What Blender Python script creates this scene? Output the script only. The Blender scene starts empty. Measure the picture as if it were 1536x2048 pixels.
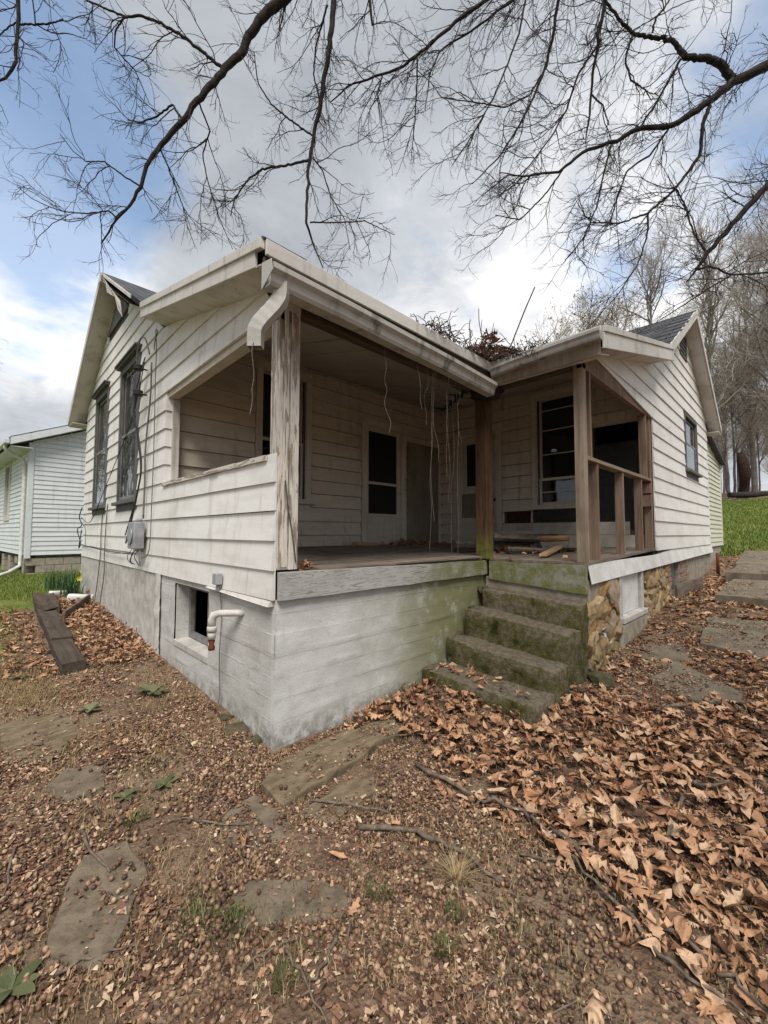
import bpy, bmesh, math, random
import numpy as np
from mathutils import Vector, Matrix, noise as mnoise

random.seed(7)
RNG = np.random.default_rng(11)
SC = bpy.context.scene
COL = SC.collection
R = math.radians

# ------------------------------------------------------------------ camera
cd = bpy.data.cameras.new('camera')
cam = bpy.data.objects.new('camera', cd)
COL.objects.link(cam)
cd.sensor_fit = 'HORIZONTAL'
cd.sensor_width = 36.0
cd.lens = 36.0 * 821.98 / 1536.0
cd.clip_start = 0.05
cd.clip_end = 2000
CAM = Vector((-1.4465, -2.5264, 0.2599))
_R = Vector((0.71443, -0.69970, 0.00239)); _U = Vector((-0.03682, -0.03418, 0.99874)); _F = Vector((0.69873, 0.71362, 0.05018))
cam.matrix_world = Matrix(((_R.x, _U.x, -_F.x, CAM.x), (_R.y, _U.y, -_F.y, CAM.y), (_R.z, _U.z, -_F.z, CAM.z), (0, 0, 0, 1)))
SC.camera = cam

# ------------------------------------------------------------------ sky, sun, exposure
SUN_EL, SUN_AZ = R(56), R(222)          # soft light from behind the viewer, sun veiled by cloud
world = bpy.data.worlds.new('World'); SC.world = world; world.use_nodes = True
wn, wl = world.node_tree.nodes, world.node_tree.links
wn.clear()
def W(t, **k):
    n = wn.new(t)
    for a, b in k.items(): setattr(n, a, b)
    return n
def wmath(op, a, b=None, clamp=False):
    n = W('ShaderNodeMath', operation=op, use_clamp=clamp)
    for i, v in enumerate((a, b)):
        if v is None: continue
        if isinstance(v, (int, float)): n.inputs[i].default_value = v
        else: wl.new(v, n.inputs[i])
    return n.outputs[0]
sky = W('ShaderNodeTexSky', sky_type='NISHITA'); sky.sun_disc = False
sky.sun_elevation = SUN_EL; sky.sun_rotation = SUN_AZ; sky.air_density = 1.0; sky.dust_density = 0.6; sky.ozone_density = 2.0
tc = W('ShaderNodeTexCoord')
sep = W('ShaderNodeSeparateXYZ'); wl.new(tc.outputs['Generated'], sep.inputs[0])
den = wmath('ADD', wmath('MAXIMUM', sep.outputs[2], 0.0), 0.22)
cmb = W('ShaderNodeCombineXYZ')
wl.new(wmath('DIVIDE', sep.outputs[0], den), cmb.inputs[0]); wl.new(wmath('DIVIDE', sep.outputs[1], den), cmb.inputs[1])
def wnoise(scale, detail, rough, off, dist=0.0):
    m = W('ShaderNodeMapping'); m.inputs['Location'].default_value = off; wl.new(cmb.outputs[0], m.inputs['Vector'])
    n = W('ShaderNodeTexNoise'); n.inputs['Scale'].default_value = scale; n.inputs['Detail'].default_value = detail
    n.inputs['Roughness'].default_value = rough; n.inputs['Distortion'].default_value = dist
    wl.new(m.outputs[0], n.inputs['Vector']); return n.outputs['Fac']
def wmap(v, a, b, c=0.0, d=1.0, smooth=True):
    n = W('ShaderNodeMapRange'); n.interpolation_type = 'SMOOTHSTEP' if smooth else 'LINEAR'
    wl.new(v, n.inputs['Value'])
    for i, x in enumerate((a, b, c, d)): n.inputs[i + 1].default_value = x
    return n.outputs[0]
def lobe(d, a, b):
    n = W('ShaderNodeVectorMath', operation='DOT_PRODUCT'); wl.new(tc.outputs['Generated'], n.inputs[0]); n.inputs[1].default_value = Vector(d).normalized()
    return wmap(n.outputs['Value'], a, b)
big = wnoise(1.3, 7, 0.58, (3.1, 1.7, 0.0), 0.35)
fine = wnoise(3.4, 8, 0.62, (7.7, 2.2, 4.0), 0.5)
cov = wmath('ADD', wmath('MULTIPLY', big, 0.75), wmath('MULTIPLY', fine, 0.35))
# two openings in the overcast, to the north-west and the east, where blue sky shows
cov = wmath('SUBTRACT', cov, wmath('MULTIPLY', lobe((-.02, .83, .56), 0.94, 1.0), 0.24))
cov = wmath('SUBTRACT', cov, wmath('MULTIPLY', lobe((.82, .04, .58), 0.955, 1.0), 0.17))
fac = wmap(cov, 0.31, 0.50, 0.32, 1.0)
thick = wmath('ADD', wmath('MULTIPLY', wnoise(1.25, 6, 0.55, (1.3, 9.2, 2.0), 0.5), 0.66), wmath('MULTIPLY', wnoise(4.2, 6, 0.6, (5.3, 0.2, 1.0), 0.9), 0.42))
thick = wmath('ADD', thick, wmath('MULTIPLY', lobe((.34, .60, .72), 0.80, 1.0), 0.13))
thin = wmath('ADD', wmath('MULTIPLY', lobe((.03, .90, .43), 0.965, 1.0), 0.30), wmath('MULTIPLY', lobe((.74, .40, .46), 0.90, 1.0), 0.22))
thick = wmath('SUBTRACT', thick, thin)
cr = W('ShaderNodeValToRGB'); wl.new(thick, cr.inputs[0])
e = cr.color_ramp.elements
e[0].position = 0.30; e[0].color = (4.0, 3.95, 3.95, 1)
e[1].position = 0.74; e[1].color = (1.48, 1.58, 1.74, 1)
x = e.new(0.50); x.color = (2.26, 2.37, 2.54, 1)
mx = W('ShaderNodeMixRGB'); wl.new(fac, mx.inputs[0])
blue = W('ShaderNodeMixRGB', blend_type='MULTIPLY'); blue.inputs[0].default_value = 1; wl.new(sky.outputs[0], blue.inputs[1]); blue.inputs[2].default_value = (.72, .84, .86, 1)
wl.new(blue.outputs[0], mx.inputs[1]); wl.new(cr.outputs[0], mx.inputs[2])
bg = W('ShaderNodeBackground'); bg.inputs['Strength'].default_value = 0.105
wl.new(mx.outputs[0], bg.inputs[0])
wo = W('ShaderNodeOutputWorld'); wl.new(bg.outputs[0], wo.inputs[0])

sd = bpy.data.lights.new('sun', 'SUN'); sd.energy = 1.5; sd.angle = R(26); sd.color = (1.0, 0.95, 0.88)
sun = bpy.data.objects.new('sun', sd); COL.objects.link(sun)
_az = R(228)                             # direction towards the sun, measured from +X
sun.rotation_euler = Vector((math.cos(_az) * math.cos(SUN_EL), math.sin(_az) * math.cos(SUN_EL), math.sin(SUN_EL))).to_track_quat('Z', 'Y').to_euler()

vs = SC.view_settings
vs.view_transform = 'Standard'; vs.look = 'None'; vs.gamma = 1.0; vs.exposure = 1.45; vs.use_curve_mapping = False

# ------------------------------------------------------------------ terrain height
GP = np.array([(0,0,-1.2),(0,2.44,-1.08),(0,5,-.96),(0,7.4,-.87),(.66,0,-1.2),(1.5,-.2,-1.12),(1.5,-1.2,-1.18),(2.4,-1.2,-1.09),(5.8,-1.2,-.73),(9.06,-1.2,-.6),(10.3,-1.2,-.48),
(-1.45,-2.53,-1.3),(-1.2,-1.2,-1.28),(1,-2.5,-1.28),(-3,0,-1.25),(-.6,11.8,-.9),(-3,8,-.98),(-4,16,-1.1),(4,-3,-.95),(7,-3.2,-.66),(10,-5,-.5),(-6,-6,-1.5),(2,-7,-1.4),(-9,4,-1.3),(5,3,-.9),(5,8,-.85),(0.5,20,-1.0),(-8,25,-1.3),
(15,-2,-.05),(15,-8,-.25),(20,0,.7),(22,-10,.6),(30,-5,2.2),(30,-14,1.9),(42,-5,3.6),(42,-20,3.2),(40,12,3.0),(60,0,5.0),(60,-30,4.6),(60,30,4.5),(20,15,.2),(30,30,1.5)])
def _fit():
    n = len(GP); d = np.hypot(GP[:,None,0]-GP[None,:,0], GP[:,None,1]-GP[None,:,1])
    A = np.zeros((n+3, n+3)); A[:n,:n] = -np.sqrt(d*d+.25); A[:n,n] = 1; A[:n,n+1:] = GP[:,:2]; A[n,:n] = 1; A[n+1:,:n] = GP[:,:2].T
    b = np.zeros(n+3); b[:n] = GP[:,2]; return np.linalg.solve(A, b)
GW = _fit()
def gz(x, y):
    x = np.asarray(x, float); y = np.asarray(y, float); n = len(GP)
    z = GW[n] + GW[n+1]*x + GW[n+2]*y
    for i in range(n): z = z - GW[i]*np.sqrt((x-GP[i,0])**2 + (y-GP[i,1])**2 + .25)
    return z
def g1(x, y): return float(gz(x, y))

# ------------------------------------------------------------------ object helpers
ORG = {}
def tag(o, label=None, cat=None, group=None, kind=None):
    if label: o['label'] = label
    if cat: o['category'] = cat
    if group: o['group'] = group
    if kind: o['kind'] = kind
    return o
def thing(name, loc, label, cat, group=None, rotz=0.0):
    o = bpy.data.objects.new(name, None); COL.objects.link(o); o.location = loc; o.rotation_euler = (0, 0, rotz)
    o.empty_display_size = 0.2
    ORG[o.name] = Vector(loc); return tag(o, label, cat, group)
class MB:
    def __init__(s): s.v = []; s.f = []; s.sm = []
    def add(s, vs, fs, smooth=False):
        o = len(s.v); s.v += [tuple(v) for v in vs]; s.f += [tuple(i+o for i in f) for f in fs]; s.sm += [smooth]*len(fs); return s
    def box(s, x0, x1, y0, y1, z0, z1):
        return s.hexa([(x0,y0,z0),(x1,y0,z0),(x1,y1,z0),(x0,y1,z0),(x0,y0,z1),(x1,y0,z1),(x1,y1,z1),(x0,y1,z1)])
    def hexa(s, p):
        return s.add(p, [(0,3,2,1),(4,5,6,7),(0,1,5,4),(1,2,6,5),(2,3,7,6),(3,0,4,7)])
    def prism(s, poly, d):
        n = len(poly); d = Vector(d); a = [Vector(q) for q in poly]; b = [q+d for q in a]
        return s.add(a+b, [tuple(range(n-1,-1,-1)), tuple(range(n,2*n))] + [(i,(i+1)%n,(i+1)%n+n,i+n) for i in range(n)])
    def tube(s, pts, rads, k=6, cap=True, smooth=True):
        pts = [Vector(q) for q in pts]; n = len(pts); ring = []; up = Vector((0.13,0.27,0.95))
        if isinstance(rads, (int, float)): rads = [rads]*n
        o = len(s.v); prev = None
        for i in range(n):
            t = (pts[min(i+1,n-1)]-pts[max(i-1,0)]); t = t.normalized() if t.length > 1e-9 else Vector((0,0,1))
            a = t.cross(up) if prev is None else prev - t*prev.dot(t)
            if a.length < 1e-4: a = t.cross(Vector((1,0,0)))
            a.normalize(); b = t.cross(a); prev = a
            for j in range(k):
                w = 2*math.pi*j/k; s.v.append(tuple(pts[i] + a*(math.cos(w)*rads[i]) + b*(math.sin(w)*rads[i])))
        for i in range(n-1):
            for j in range(k):
                j2 = (j+1)%k; s.f.append((o+i*k+j, o+i*k+j2, o+(i+1)*k+j2, o+(i+1)*k+j)); s.sm.append(smooth)
        if cap:
            s.f.append(tuple(o+j for j in range(k-1,-1,-1))); s.f.append(tuple(o+(n-1)*k+j for j in range(k))); s.sm += [False, False]
        return s
    def lathe(s, prof, c, axis='Z', k=16, smooth=True):
        c = Vector(c); o = len(s.v)
        for r, h in prof:
            for j in range(k):
                w = 2*math.pi*j/k; p = (r*math.cos(w), r*math.sin(w), h)
                if axis == 'X': p = (p[2], p[0], p[1])
                if axis == 'Y': p = (p[0], p[2], p[1])
                s.v.append(tuple(c+Vector(p)))
        for i in range(len(prof)-1):
            for j in range(k):
                j2 = (j+1)%k; s.f.append((o+i*k+j, o+i*k+j2, o+(i+1)*k+j2, o+(i+1)*k+j)); s.sm.append(smooth)
        s.f.append(tuple(o+j for j in range(k-1,-1,-1))); s.f.append(tuple(o+(len(prof)-1)*k+j for j in range(k))); s.sm += [False]*2
        return s
    def mesh(s, name, org=(0,0,0), weld=False):
        m = bpy.data.meshes.new(name); g = Vector(org)
        m.from_pydata([tuple(Vector(v)-g) for v in s.v], [], s.f)
        m.polygons.foreach_set('use_smooth', s.sm)
        bm = bmesh.new(); bm.from_mesh(m)
        if weld: bmesh.ops.remove_doubles(bm, verts=bm.verts, dist=1e-4)
        bmesh.ops.recalc_face_normals(bm, faces=bm.faces)
        bm.to_mesh(m); bm.free(); return m
    def build(s, name, mat, parent=None, bevel=0.0, weld=False, org=None):
        g = ORG[parent.name] if parent is not None else Vector(org or (0,0,0))
        m = s.mesh(name, g, weld); m.materials.append(mat)
        o = bpy.data.objects.new(name, m); COL.objects.link(o)
        if parent is not None: o.parent = parent
        else: o.location = g
        ORG[o.name] = g
        if bevel:
            b = o.modifiers.new('b', 'BEVEL'); b.width = bevel; b.segments = 2; b.limit_method = 'ANGLE'
        return o
def bar(name, mat, parent, x0, x1, y0, y1, z0, z1, bevel=0.004):
    return MB().box(x0,x1,y0,y1,z0,z1).build(name, mat, parent, bevel)
def raw_mesh(name, V, F, mat, attrs=None, smooth=True):
    """V (n,3), F (m,3) numpy -> mesh"""
    m = bpy.data.meshes.new(name); n = len(V); k = len(F)
    m.vertices.add(n); m.vertices.foreach_set('co', np.ascontiguousarray(V, np.float32).ravel())
    m.loops.add(k*3); m.loops.foreach_set('vertex_index', np.ascontiguousarray(F, np.int32).ravel())
    m.polygons.add(k); m.polygons.foreach_set('loop_start', np.arange(0, k*3, 3, dtype=np.int32)); m.polygons.foreach_set('loop_total', np.full(k, 3, np.int32))
    m.polygons.foreach_set('use_smooth', np.full(k, smooth, bool))
    m.update(calc_edges=True)
    for a, val in (attrs or {}).items():
        at = m.attributes.new(a, 'FLOAT', 'POINT'); at.data.foreach_set('value', np.ascontiguousarray(val, np.float32))
    m.materials.append(mat); return m
def link(name, mesh, parent=None, loc=(0,0,0), rot=(0,0,0), scale=1.0):
    o = bpy.data.objects.new(name, mesh); COL.objects.link(o); o.location = loc; o.rotation_euler = rot
    o.scale = (scale,)*3 if isinstance(scale, (int,float)) else scale
    if parent is not None: o.parent = parent
    return o
def copy_tree(o, parent=None):
    c = o.copy(); COL.objects.link(c); c.parent = parent
    for ch in list(o.children): copy_tree(ch, c)
    return c

# ------------------------------------------------------------------ materials
def newmat(name):
    m = bpy.data.materials.new(name); m.use_nodes = True; m.node_tree.nodes.clear(); return m
class NT:
    def __init__(s, name):
        s.m = newmat(name); s.n = s.m.node_tree.nodes; s.l = s.m.node_tree.links
        s.out = s.n.new('ShaderNodeOutputMaterial'); s.b = s.n.new('ShaderNodeBsdfPrincipled'); s.l.new(s.b.outputs[0], s.out.inputs[0])
        s.tc = s.n.new('ShaderNodeTexCoord'); s.geo = None
    def pos(s):
        if s.geo is None: s.geo = s.n.new('ShaderNodeNewGeometry')
        return s.geo.outputs['Position']
    def mapping(s, scale=(1,1,1), loc=(0,0,0), world=True, rot=(0,0,0)):
        m = s.n.new('ShaderNodeMapping'); m.inputs['Scale'].default_value = scale; m.inputs['Location'].default_value = loc; m.inputs['Rotation'].default_value = rot
        s.l.new(s.pos() if world else s.tc.outputs['Object'], m.inputs[0]); return m.outputs[0]
    def noise(s, scale=5, detail=5, rough=.55, vec=None, dist=0.0, out='Fac'):
        n = s.n.new('ShaderNodeTexNoise'); n.inputs['Scale'].default_value = scale; n.inputs['Detail'].default_value = detail
        n.inputs['Roughness'].default_value = rough; n.inputs['Distortion'].default_value = dist
        s.l.new(vec if vec is not None else s.pos(), n.inputs['Vector']); return n.outputs[out]
    def voro(s, scale=5, vec=None, feat='F1', out='Distance'):
        n = s.n.new('ShaderNodeTexVoronoi'); n.feature = feat; n.inputs['Scale'].default_value = scale
        s.l.new(vec if vec is not None else s.pos(), n.inputs['Vector']); return n.outputs[out]
    def ramp(s, v, stops):
        r = s.n.new('ShaderNodeValToRGB'); s.l.new(v, r.inputs[0]); e = r.color_ramp.elements
        while len(e) < len(stops): e.new(.5)
        for q, (p, c) in zip(e, stops):
            q.position = p; q.color = tuple(c)+(1,) if not isinstance(c, (int,float)) else (c,c,c,1)
        return r.outputs[0]
    def mix(s, f, a, b, mode='MIX'):
        n = s.n.new('ShaderNodeMixRGB'); n.blend_type = mode
        for i, v in enumerate((f, a, b)):
            if isinstance(v, (int,float)): n.inputs[i].default_value = v if i == 0 else (v,v,v,1)
            elif isinstance(v, tuple): n.inputs[i].default_value = v+(1,)
            else: s.l.new(v, n.inputs[i])
        return n.outputs[0]
    def math(s, op, a, b=None, clamp=False):
        n = s.n.new('ShaderNodeMath'); n.operation = op; n.use_clamp = clamp
        for i, v in enumerate((a, b)):
            if v is None: continue
            if isinstance(v, (int,float)): n.inputs[i].default_value = v
            else: s.l.new(v, n.inputs[i])
        return n.outputs[0]
    def maprange(s, v, a, b, c=0., d=1.):
        n = s.n.new('ShaderNodeMapRange'); n.interpolation_type = 'SMOOTHSTEP'; s.l.new(v, n.inputs[0])
        for i, x in enumerate((a,b,c,d)): n.inputs[i+1].default_value = x
        return n.outputs[0]
    def xyz(s, vec=None):
        n = s.n.new('ShaderNodeSeparateXYZ'); s.l.new(vec if vec is not None else s.pos(), n.inputs[0]); return n.outputs
    def attr(s, name):
        n = s.n.new('ShaderNodeAttribute'); n.attribute_name = name; return n.outputs['Fac']
    def rand(s):
        n = s.n.new('ShaderNodeObjectInfo'); return n.outputs['Random']
    def bump(s, h, strength=.3, dist=.01):
        n = s.n.new('ShaderNodeBump'); n.inputs['Strength'].default_value = strength; n.inputs['Distance'].default_value = dist
        s.l.new(h, n.inputs['Height']); s.l.new(n.outputs[0], s.b.inputs['Normal']); return n
    def fin(s, col=None, rough=.8, spec=.3, metal=0.0):
        if col is not None:
            if isinstance(col, tuple): s.b.inputs['Base Color'].default_value = col+(1,)
            else: s.l.new(col, s.b.inputs['Base Color'])
        if isinstance(rough, (int,float)): s.b.inputs['Roughness'].default_value = rough
        else: s.l.new(rough, s.b.inputs['Roughness'])
        s.b.inputs['Specular IOR Level'].default_value = spec; s.b.inputs['Metallic'].default_value = metal; return s.m

def m_siding(name, base, dirt, streak=0.5, seed=0.0, gr=0.0):
    t = NT(name); v = t.mapping((.9,.9,5), (seed,0,0)); n1 = t.noise(2.2, 6, .6, v)
    st = t.noise(7, 4, .6, t.mapping((1.4,1.4,.12), (seed,3,0)))
    sp = t.noise(60, 3, .6)
    c = t.mix(t.maprange(n1, .42, .72), base, tuple(b*.78+d*.22 for b, d in zip(base, dirt)))
    c = t.mix(t.math('MULTIPLY', t.maprange(st, .52, .75), streak), c, dirt)
    c = t.mix(t.math('MULTIPLY', t.maprange(sp, .62, .72), .35), c, dirt)
    c = t.mix(t.math('MULTIPLY', t.maprange(t.noise(1.1, 7, .68, t.mapping((1,1,1.6),(seed*2,1,5))), .50, .68), .30), c, tuple(d*1.15 for d in dirt))
    rn = t.rand(); c = t.mix(t.math('MULTIPLY', rn, .12), c, dirt)
    if gr:
        z = t.xyz()[2]; low = t.maprange(z, .9, -.2); c = t.mix(t.math('MULTIPLY', t.math('MULTIPLY', low, t.maprange(t.noise(3.5,6,.6), .4, .75)), gr), c, (.42,.40,.36))
    t.bump(t.math('ADD', t.noise(9, 4, .5, t.mapping((.5,.5,3))), t.math('MULTIPLY', sp, .25)), .12, .004)
    return t.fin(c, .55, .35)
M = {}
M['siding'] = m_siding('siding_paint', (.75,.735,.71), (.38,.34,.295), .50, 0.0)
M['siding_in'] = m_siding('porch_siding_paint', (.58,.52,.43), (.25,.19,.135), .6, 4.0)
M['trim'] = m_siding('trim_paint', (.60,.575,.535), (.28,.245,.205), .7, 9.0)
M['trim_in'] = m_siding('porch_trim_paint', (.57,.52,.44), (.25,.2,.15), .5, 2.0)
M['vinyl'] = m_siding('vinyl_white', (.66,.69,.71), (.40,.42,.42), .55, 5.0)
M['vinyl_y'] = m_siding('vinyl_cream', (.60,.585,.49), (.36,.36,.25), .6, 6.0)
M['gutter'] = m_siding('gutter_metal', (.44,.425,.395), (.11,.10,.088), .95, 12.0)
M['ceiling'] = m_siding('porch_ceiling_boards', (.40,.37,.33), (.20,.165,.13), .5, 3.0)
def m_soffit():
    t = NT('soffit_paint'); n = t.noise(4, 6, .6); s = t.noise(3, 3, .7, t.mapping((6,6,6)))
    c = t.mix(t.maprange(n, .45, .7), (.58,.56,.52), (.42,.39,.34)); c = t.mix(t.math('MULTIPLY', t.maprange(s, .66, .7), .7), c, (.15,.12,.10))
    t.bump(n, .1, .005); return t.fin(c, .7)
M['soffit'] = m_soffit()
def m_wood(name, a, b, axis='z', sc=1.0, crack=.6, green=0.0, gz0=0., gz1=.3, rough=.85):
    t = NT(name); s = {'x':(.6,9,9),'y':(9,.6,9),'z':(9,9,.6)}[axis]
    v = t.mapping(tuple(q*sc for q in s)); n1 = t.noise(2.0, 8, .65, v, .6); n2 = t.noise(7, 4, .6, v, .2); n3 = t.noise(2.3, 4, .5)
    c = t.ramp(n1, [(.3, b), (.55, a), (.75, tuple(min(1, q*1.25) for q in a))])
    c = t.mix(t.math('MULTIPLY', t.maprange(n2, .58, .7), crack), c, tuple(q*.3 for q in b))
    c = t.mix(t.maprange(n3, .45, .8, 0, .5), c, tuple(q*.6 for q in b))
    if green:
        z = t.xyz()[2]; g = t.math('MULTIPLY', t.maprange(z, gz1, gz0), t.maprange(t.noise(6,5,.6), .3, .6)); c = t.mix(t.math('MULTIPLY', g, green), c, (.13,.135,.03))
    t.bump(t.math('ADD', n1, t.math('MULTIPLY', n2, .6)), .45, .006); return t.fin(c, rough, .2)
M['post_brown'] = m_wood('post_wood_brown', (.085,.047,.023), (.03,.017,.01), 'z', 1, .8, 1.0, .02, .35)
M['stud'] = m_wood('stud_wood', (.24,.17,.125), (.13,.085,.06), 'z', 1, .4)
M['post_grey'] = m_wood('post_wood_grey', (.30,.24,.185), (.17,.125,.09), 'z', 1, .4, .4, 0, .25)
M['rail_wood'] = m_wood('rail_wood', (.30,.24,.18), (.17,.12,.09), 'x', 1, .5)
M['rail_dark'] = m_wood('beam_wood', (.10,.08,.06), (.05,.035,.025), 'x', 1, .5)
M['deck'] = m_wood('deck_wood', (.20,.16,.13), (.10,.075,.06), 'x', 1, .8)
M['timber'] = m_wood('timber_wood', (.085,.065,.05), (.04,.03,.022), 'y', .8, .9)
M['plank'] = m_wood('plank_wood', (.16,.125,.10), (.085,.06,.045), 'x', 1, .6)
M['log'] = m_wood('log_wood', (.30,.17,.085), (.17,.085,.045), 'x', .7, .5)
M['log_pale'] = m_wood('log_pale', (.45,.31,.17), (.30,.19,.10), 'x', .7, .3)
M['log_bark'] = m_wood('log_bark', (.17,.14,.115), (.07,.055,.045), 'x', .6, .8)
def m_rim(name, green_all):
    t = NT(name); v = t.mapping((.55,6,9)); n1 = t.noise(1.6, 3, .5, v, 2.4)
    w = t.math('FRACT', t.math('MULTIPLY', n1, 9.0)); ring = t.maprange(w, .62, .98)
    c = t.mix(t.math('MULTIPLY', ring, .7), (.40,.40,.385), (.12,.115,.105))
    x = t.xyz()[0]
    c = t.mix(t.maprange(t.noise(3,5,.6), .45, .7, 0, .5), c, (.25,.24,.21))
    g = t.math('MAXIMUM', t.maprange(x, .9, 2.3), green_all); c = t.mix(t.math('MULTIPLY', g, t.maprange(t.noise(6,6,.7), .30, .60, .35, .97)), c, t.mix(t.math('MULTIPLY', ring, .6), (.15,.155,.05), (.055,.058,.02)))
    t.bump(t.math('ADD', n1, ring), .2, .004); return t.fin(c, .8, .2)
M['rim'] = m_rim('rim_board_grey', 0.0); M['rim_green'] = m_rim('rim_board_green', .75)
def m_peel():
    t = NT('peeling_paint'); v = t.mapping((16,16,1.6)); n = t.noise(1.9, 9, .62, v, .9); n2 = t.noise(20, 4, .6, t.mapping((4,4,.5)))
    z = t.xyz()[2]; up = t.maprange(z, 1.2, 1.8, 0, -.03)
    f = t.maprange(t.math('ADD', n, up), .455, .48)
    wood = t.ramp(n2, [(.3,(.20,.155,.12)),(.6,(.33,.28,.235)),(.8,(.40,.35,.30))])
    c = t.mix(f, wood, t.mix(t.maprange(n2, .4, .7), (.62,.58,.52), (.50,.46,.40)))
    t.bump(t.math('ADD', f, t.math('MULTIPLY', n2, .3)), .55, .004); return t.fin(c, .75, .25)
M['peel'] = m_peel()
def m_peel_rail():
    t = NT('peeling_rail'); v = t.mapping((14,1.6,14)); n = t.noise(2, 9, .62, v, .9); n2 = t.noise(20, 4, .6, t.mapping((4,.5,4)))
    f = t.maprange(n, .48, .51); c = t.mix(f, t.ramp(n2, [(.3,(.22,.18,.14)),(.7,(.36,.31,.26))]), (.58,.54,.48)); t.bump(f, .5, .004); return t.fin(c, .75)
M['peel_rail'] = m_peel_rail()
def m_concrete():
    t = NT('foundation_concrete'); p = t.xyz(); n = t.noise(2.4, 8, .66); n2 = t.noise(11, 7, .7); n3 = t.noise(70, 5, .7); h = t.noise(3, 7, .68, t.mapping((1.2,1.2,8)))
    c = t.mix(t.maprange(n, .38, .66), (.53,.52,.495), (.44,.425,.395)); c = t.mix(t.maprange(h, .52, .62, 0, .3), c, (.57,.57,.56)); c = t.mix(t.maprange(n2, .56, .70, 0, .6), c, (.27,.245,.21))
    c = t.mix(t.maprange(n3, .57, .66, 0, .55), c, (.20,.185,.16)); c = t.mix(t.maprange(n3, .40, .32, 0, .4), c, (.62,.61,.58))
    # seams left by the form boards
    w = t.math('FRACT', t.math('DIVIDE', t.math('ADD', t.math('ADD', p[2], 1.3), t.math('MULTIPLY', t.noise(1.5,3,.6), .02)), .145)); seam = t.math('MULTIPLY', t.math('LESS_THAN', w, .045), t.maprange(t.noise(4,5,.7,t.mapping((1,1,.3))), .42, .58)); c = t.mix(t.math('MULTIPLY', seam, .75), c, (.66,.66,.65))
    seam2 = t.math('MULTIPLY', t.math('MULTIPLY', t.math('GREATER_THAN', w, .955), t.maprange(t.noise(3,5,.7,t.mapping((1,1,.3),(4,0,0))), .45, .6)), .7); c = t.mix(seam2, c, (.22,.21,.19))
    a = t.math('LESS_THAN', p[1], .05)
    gx = t.math('MULTIPLY', t.maprange(p[0], .35, 2.0), a)      # algae on the damp front face towards the steps
    g = t.math('MULTIPLY', gx, t.maprange(t.math('ADD', n, t.math('MULTIPLY', n2, .8)), .54, .92)); c = t.mix(t.math('MULTIPLY', g, .88), c, (.15,.15,.05))
    pw = t.math('MULTIPLY', t.math('MULTIPLY', a, t.maprange(p[0], 1.7, .2)), t.maprange(n, .30, .62, .7, .3)); c = t.mix(pw, c, (.60,.615,.615))
    wet = t.math('MULTIPLY', t.maprange(p[2], -.95, -1.2), t.maprange(n2, .35, .6)); c = t.mix(t.math('MULTIPLY', wet, .8), c, (.16,.145,.105))
    t.bump(t.math('ADD', t.math('ADD', n2, t.math('MULTIPLY', n3, .6)), t.math('MULTIPLY', seam, .5)), .6, .008); return t.fin(c, .9, .2)
M['concrete'] = m_concrete()
def m_step():
    t = NT('mossy_concrete'); g = t.n.new('ShaderNodeNewGeometry'); nz = t.xyz(g.outputs['True Normal'])[2]
    n = t.noise(5, 8, .7); n2 = t.noise(24, 6, .7); n3 = t.noise(110, 4, .7); v = t.voro(90)
    c = t.mix(t.maprange(n2, .38, .66), (.21,.175,.13), (.105,.085,.058)); c = t.mix(t.maprange(v, .30, .12, 0, .6), c, (.36,.33,.28)); c = t.mix(t.maprange(n3, .58, .68, 0, .7), c, (.05,.045,.03))
    side = t.maprange(nz, .8, .3)
    moss = t.math('MULTIPLY', t.math('ADD', t.math('MULTIPLY', side, .85), .10), t.maprange(t.math('ADD', n, t.math('MULTIPLY', n2, .4)), .52, .84)); c = t.mix(moss, c, (.078,.075,.018))
    c = t.mix(t.math('MULTIPLY', t.maprange(n, .55, .68), side), c, (.022,.026,.009))
    t.bump(t.math('ADD', t.math('ADD', n2, t.math('MULTIPLY', n3, .8)), t.math('MULTIPLY', v, -.5)), 1.0, .014); return t.fin(c, .95, .15)
M['step'] = m_step()
def m_simple(name, a, b, scale=8, rough=.8, bump=.3, dist=.006, spec=.25, metal=0., vec=(1,1,1)):
    t = NT(name); n = t.noise(scale, 6, .62, t.mapping(vec)); n2 = t.noise(scale*6, 4, .6)
    c = t.mix(t.maprange(n, .36, .66), a, b); c = t.mix(t.maprange(n2, .55, .75, 0, .35), c, tuple(q*.5 for q in b)); t.bump(t.math('ADD', n, t.math('MULTIPLY', n2, .4)), bump, dist); return t.fin(c, rough, spec, metal)
M['shingle'] = None
def m_shingle():
    t = NT('asphalt_shingle'); b = t.n.new('ShaderNodeTexBrick'); b.inputs['Scale'].default_value = 1; b.inputs['Brick Width'].default_value = .3; b.inputs['Row Height'].default_value = .13
    b.inputs['Mortar Size'].default_value = .006; b.inputs['Color1'].default_value = (.075,.078,.085,1); b.inputs['Color2'].default_value = (.12,.122,.13,1); b.inputs['Mortar'].default_value = (.02,.02,.022,1)
    t.l.new(t.mapping((1,1,1), (0,0,0), True, (0,0,math.pi/2)), b.inputs[0]); n = t.noise(30, 4, .7); c = t.mix(t.maprange(n, .4, .7, 0, .6), b.outputs[0], (.05,.05,.052))
    t.bump(t.math('ADD', b.outputs['Fac'], n), .5, .01); return t.fin(c, .95, .15)
M['shingle'] = m_shingle()
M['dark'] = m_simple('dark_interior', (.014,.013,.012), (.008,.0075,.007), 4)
M['blackframe'] = m_simple('weathered_black_casing', (.075,.075,.078), (.14,.135,.13), 14, .7, .4, .004, .3, 0., (3,3,.5))
M['sash'] = m_simple('sash_grey', (.16,.155,.15), (.24,.23,.22), 12, .6)
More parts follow.
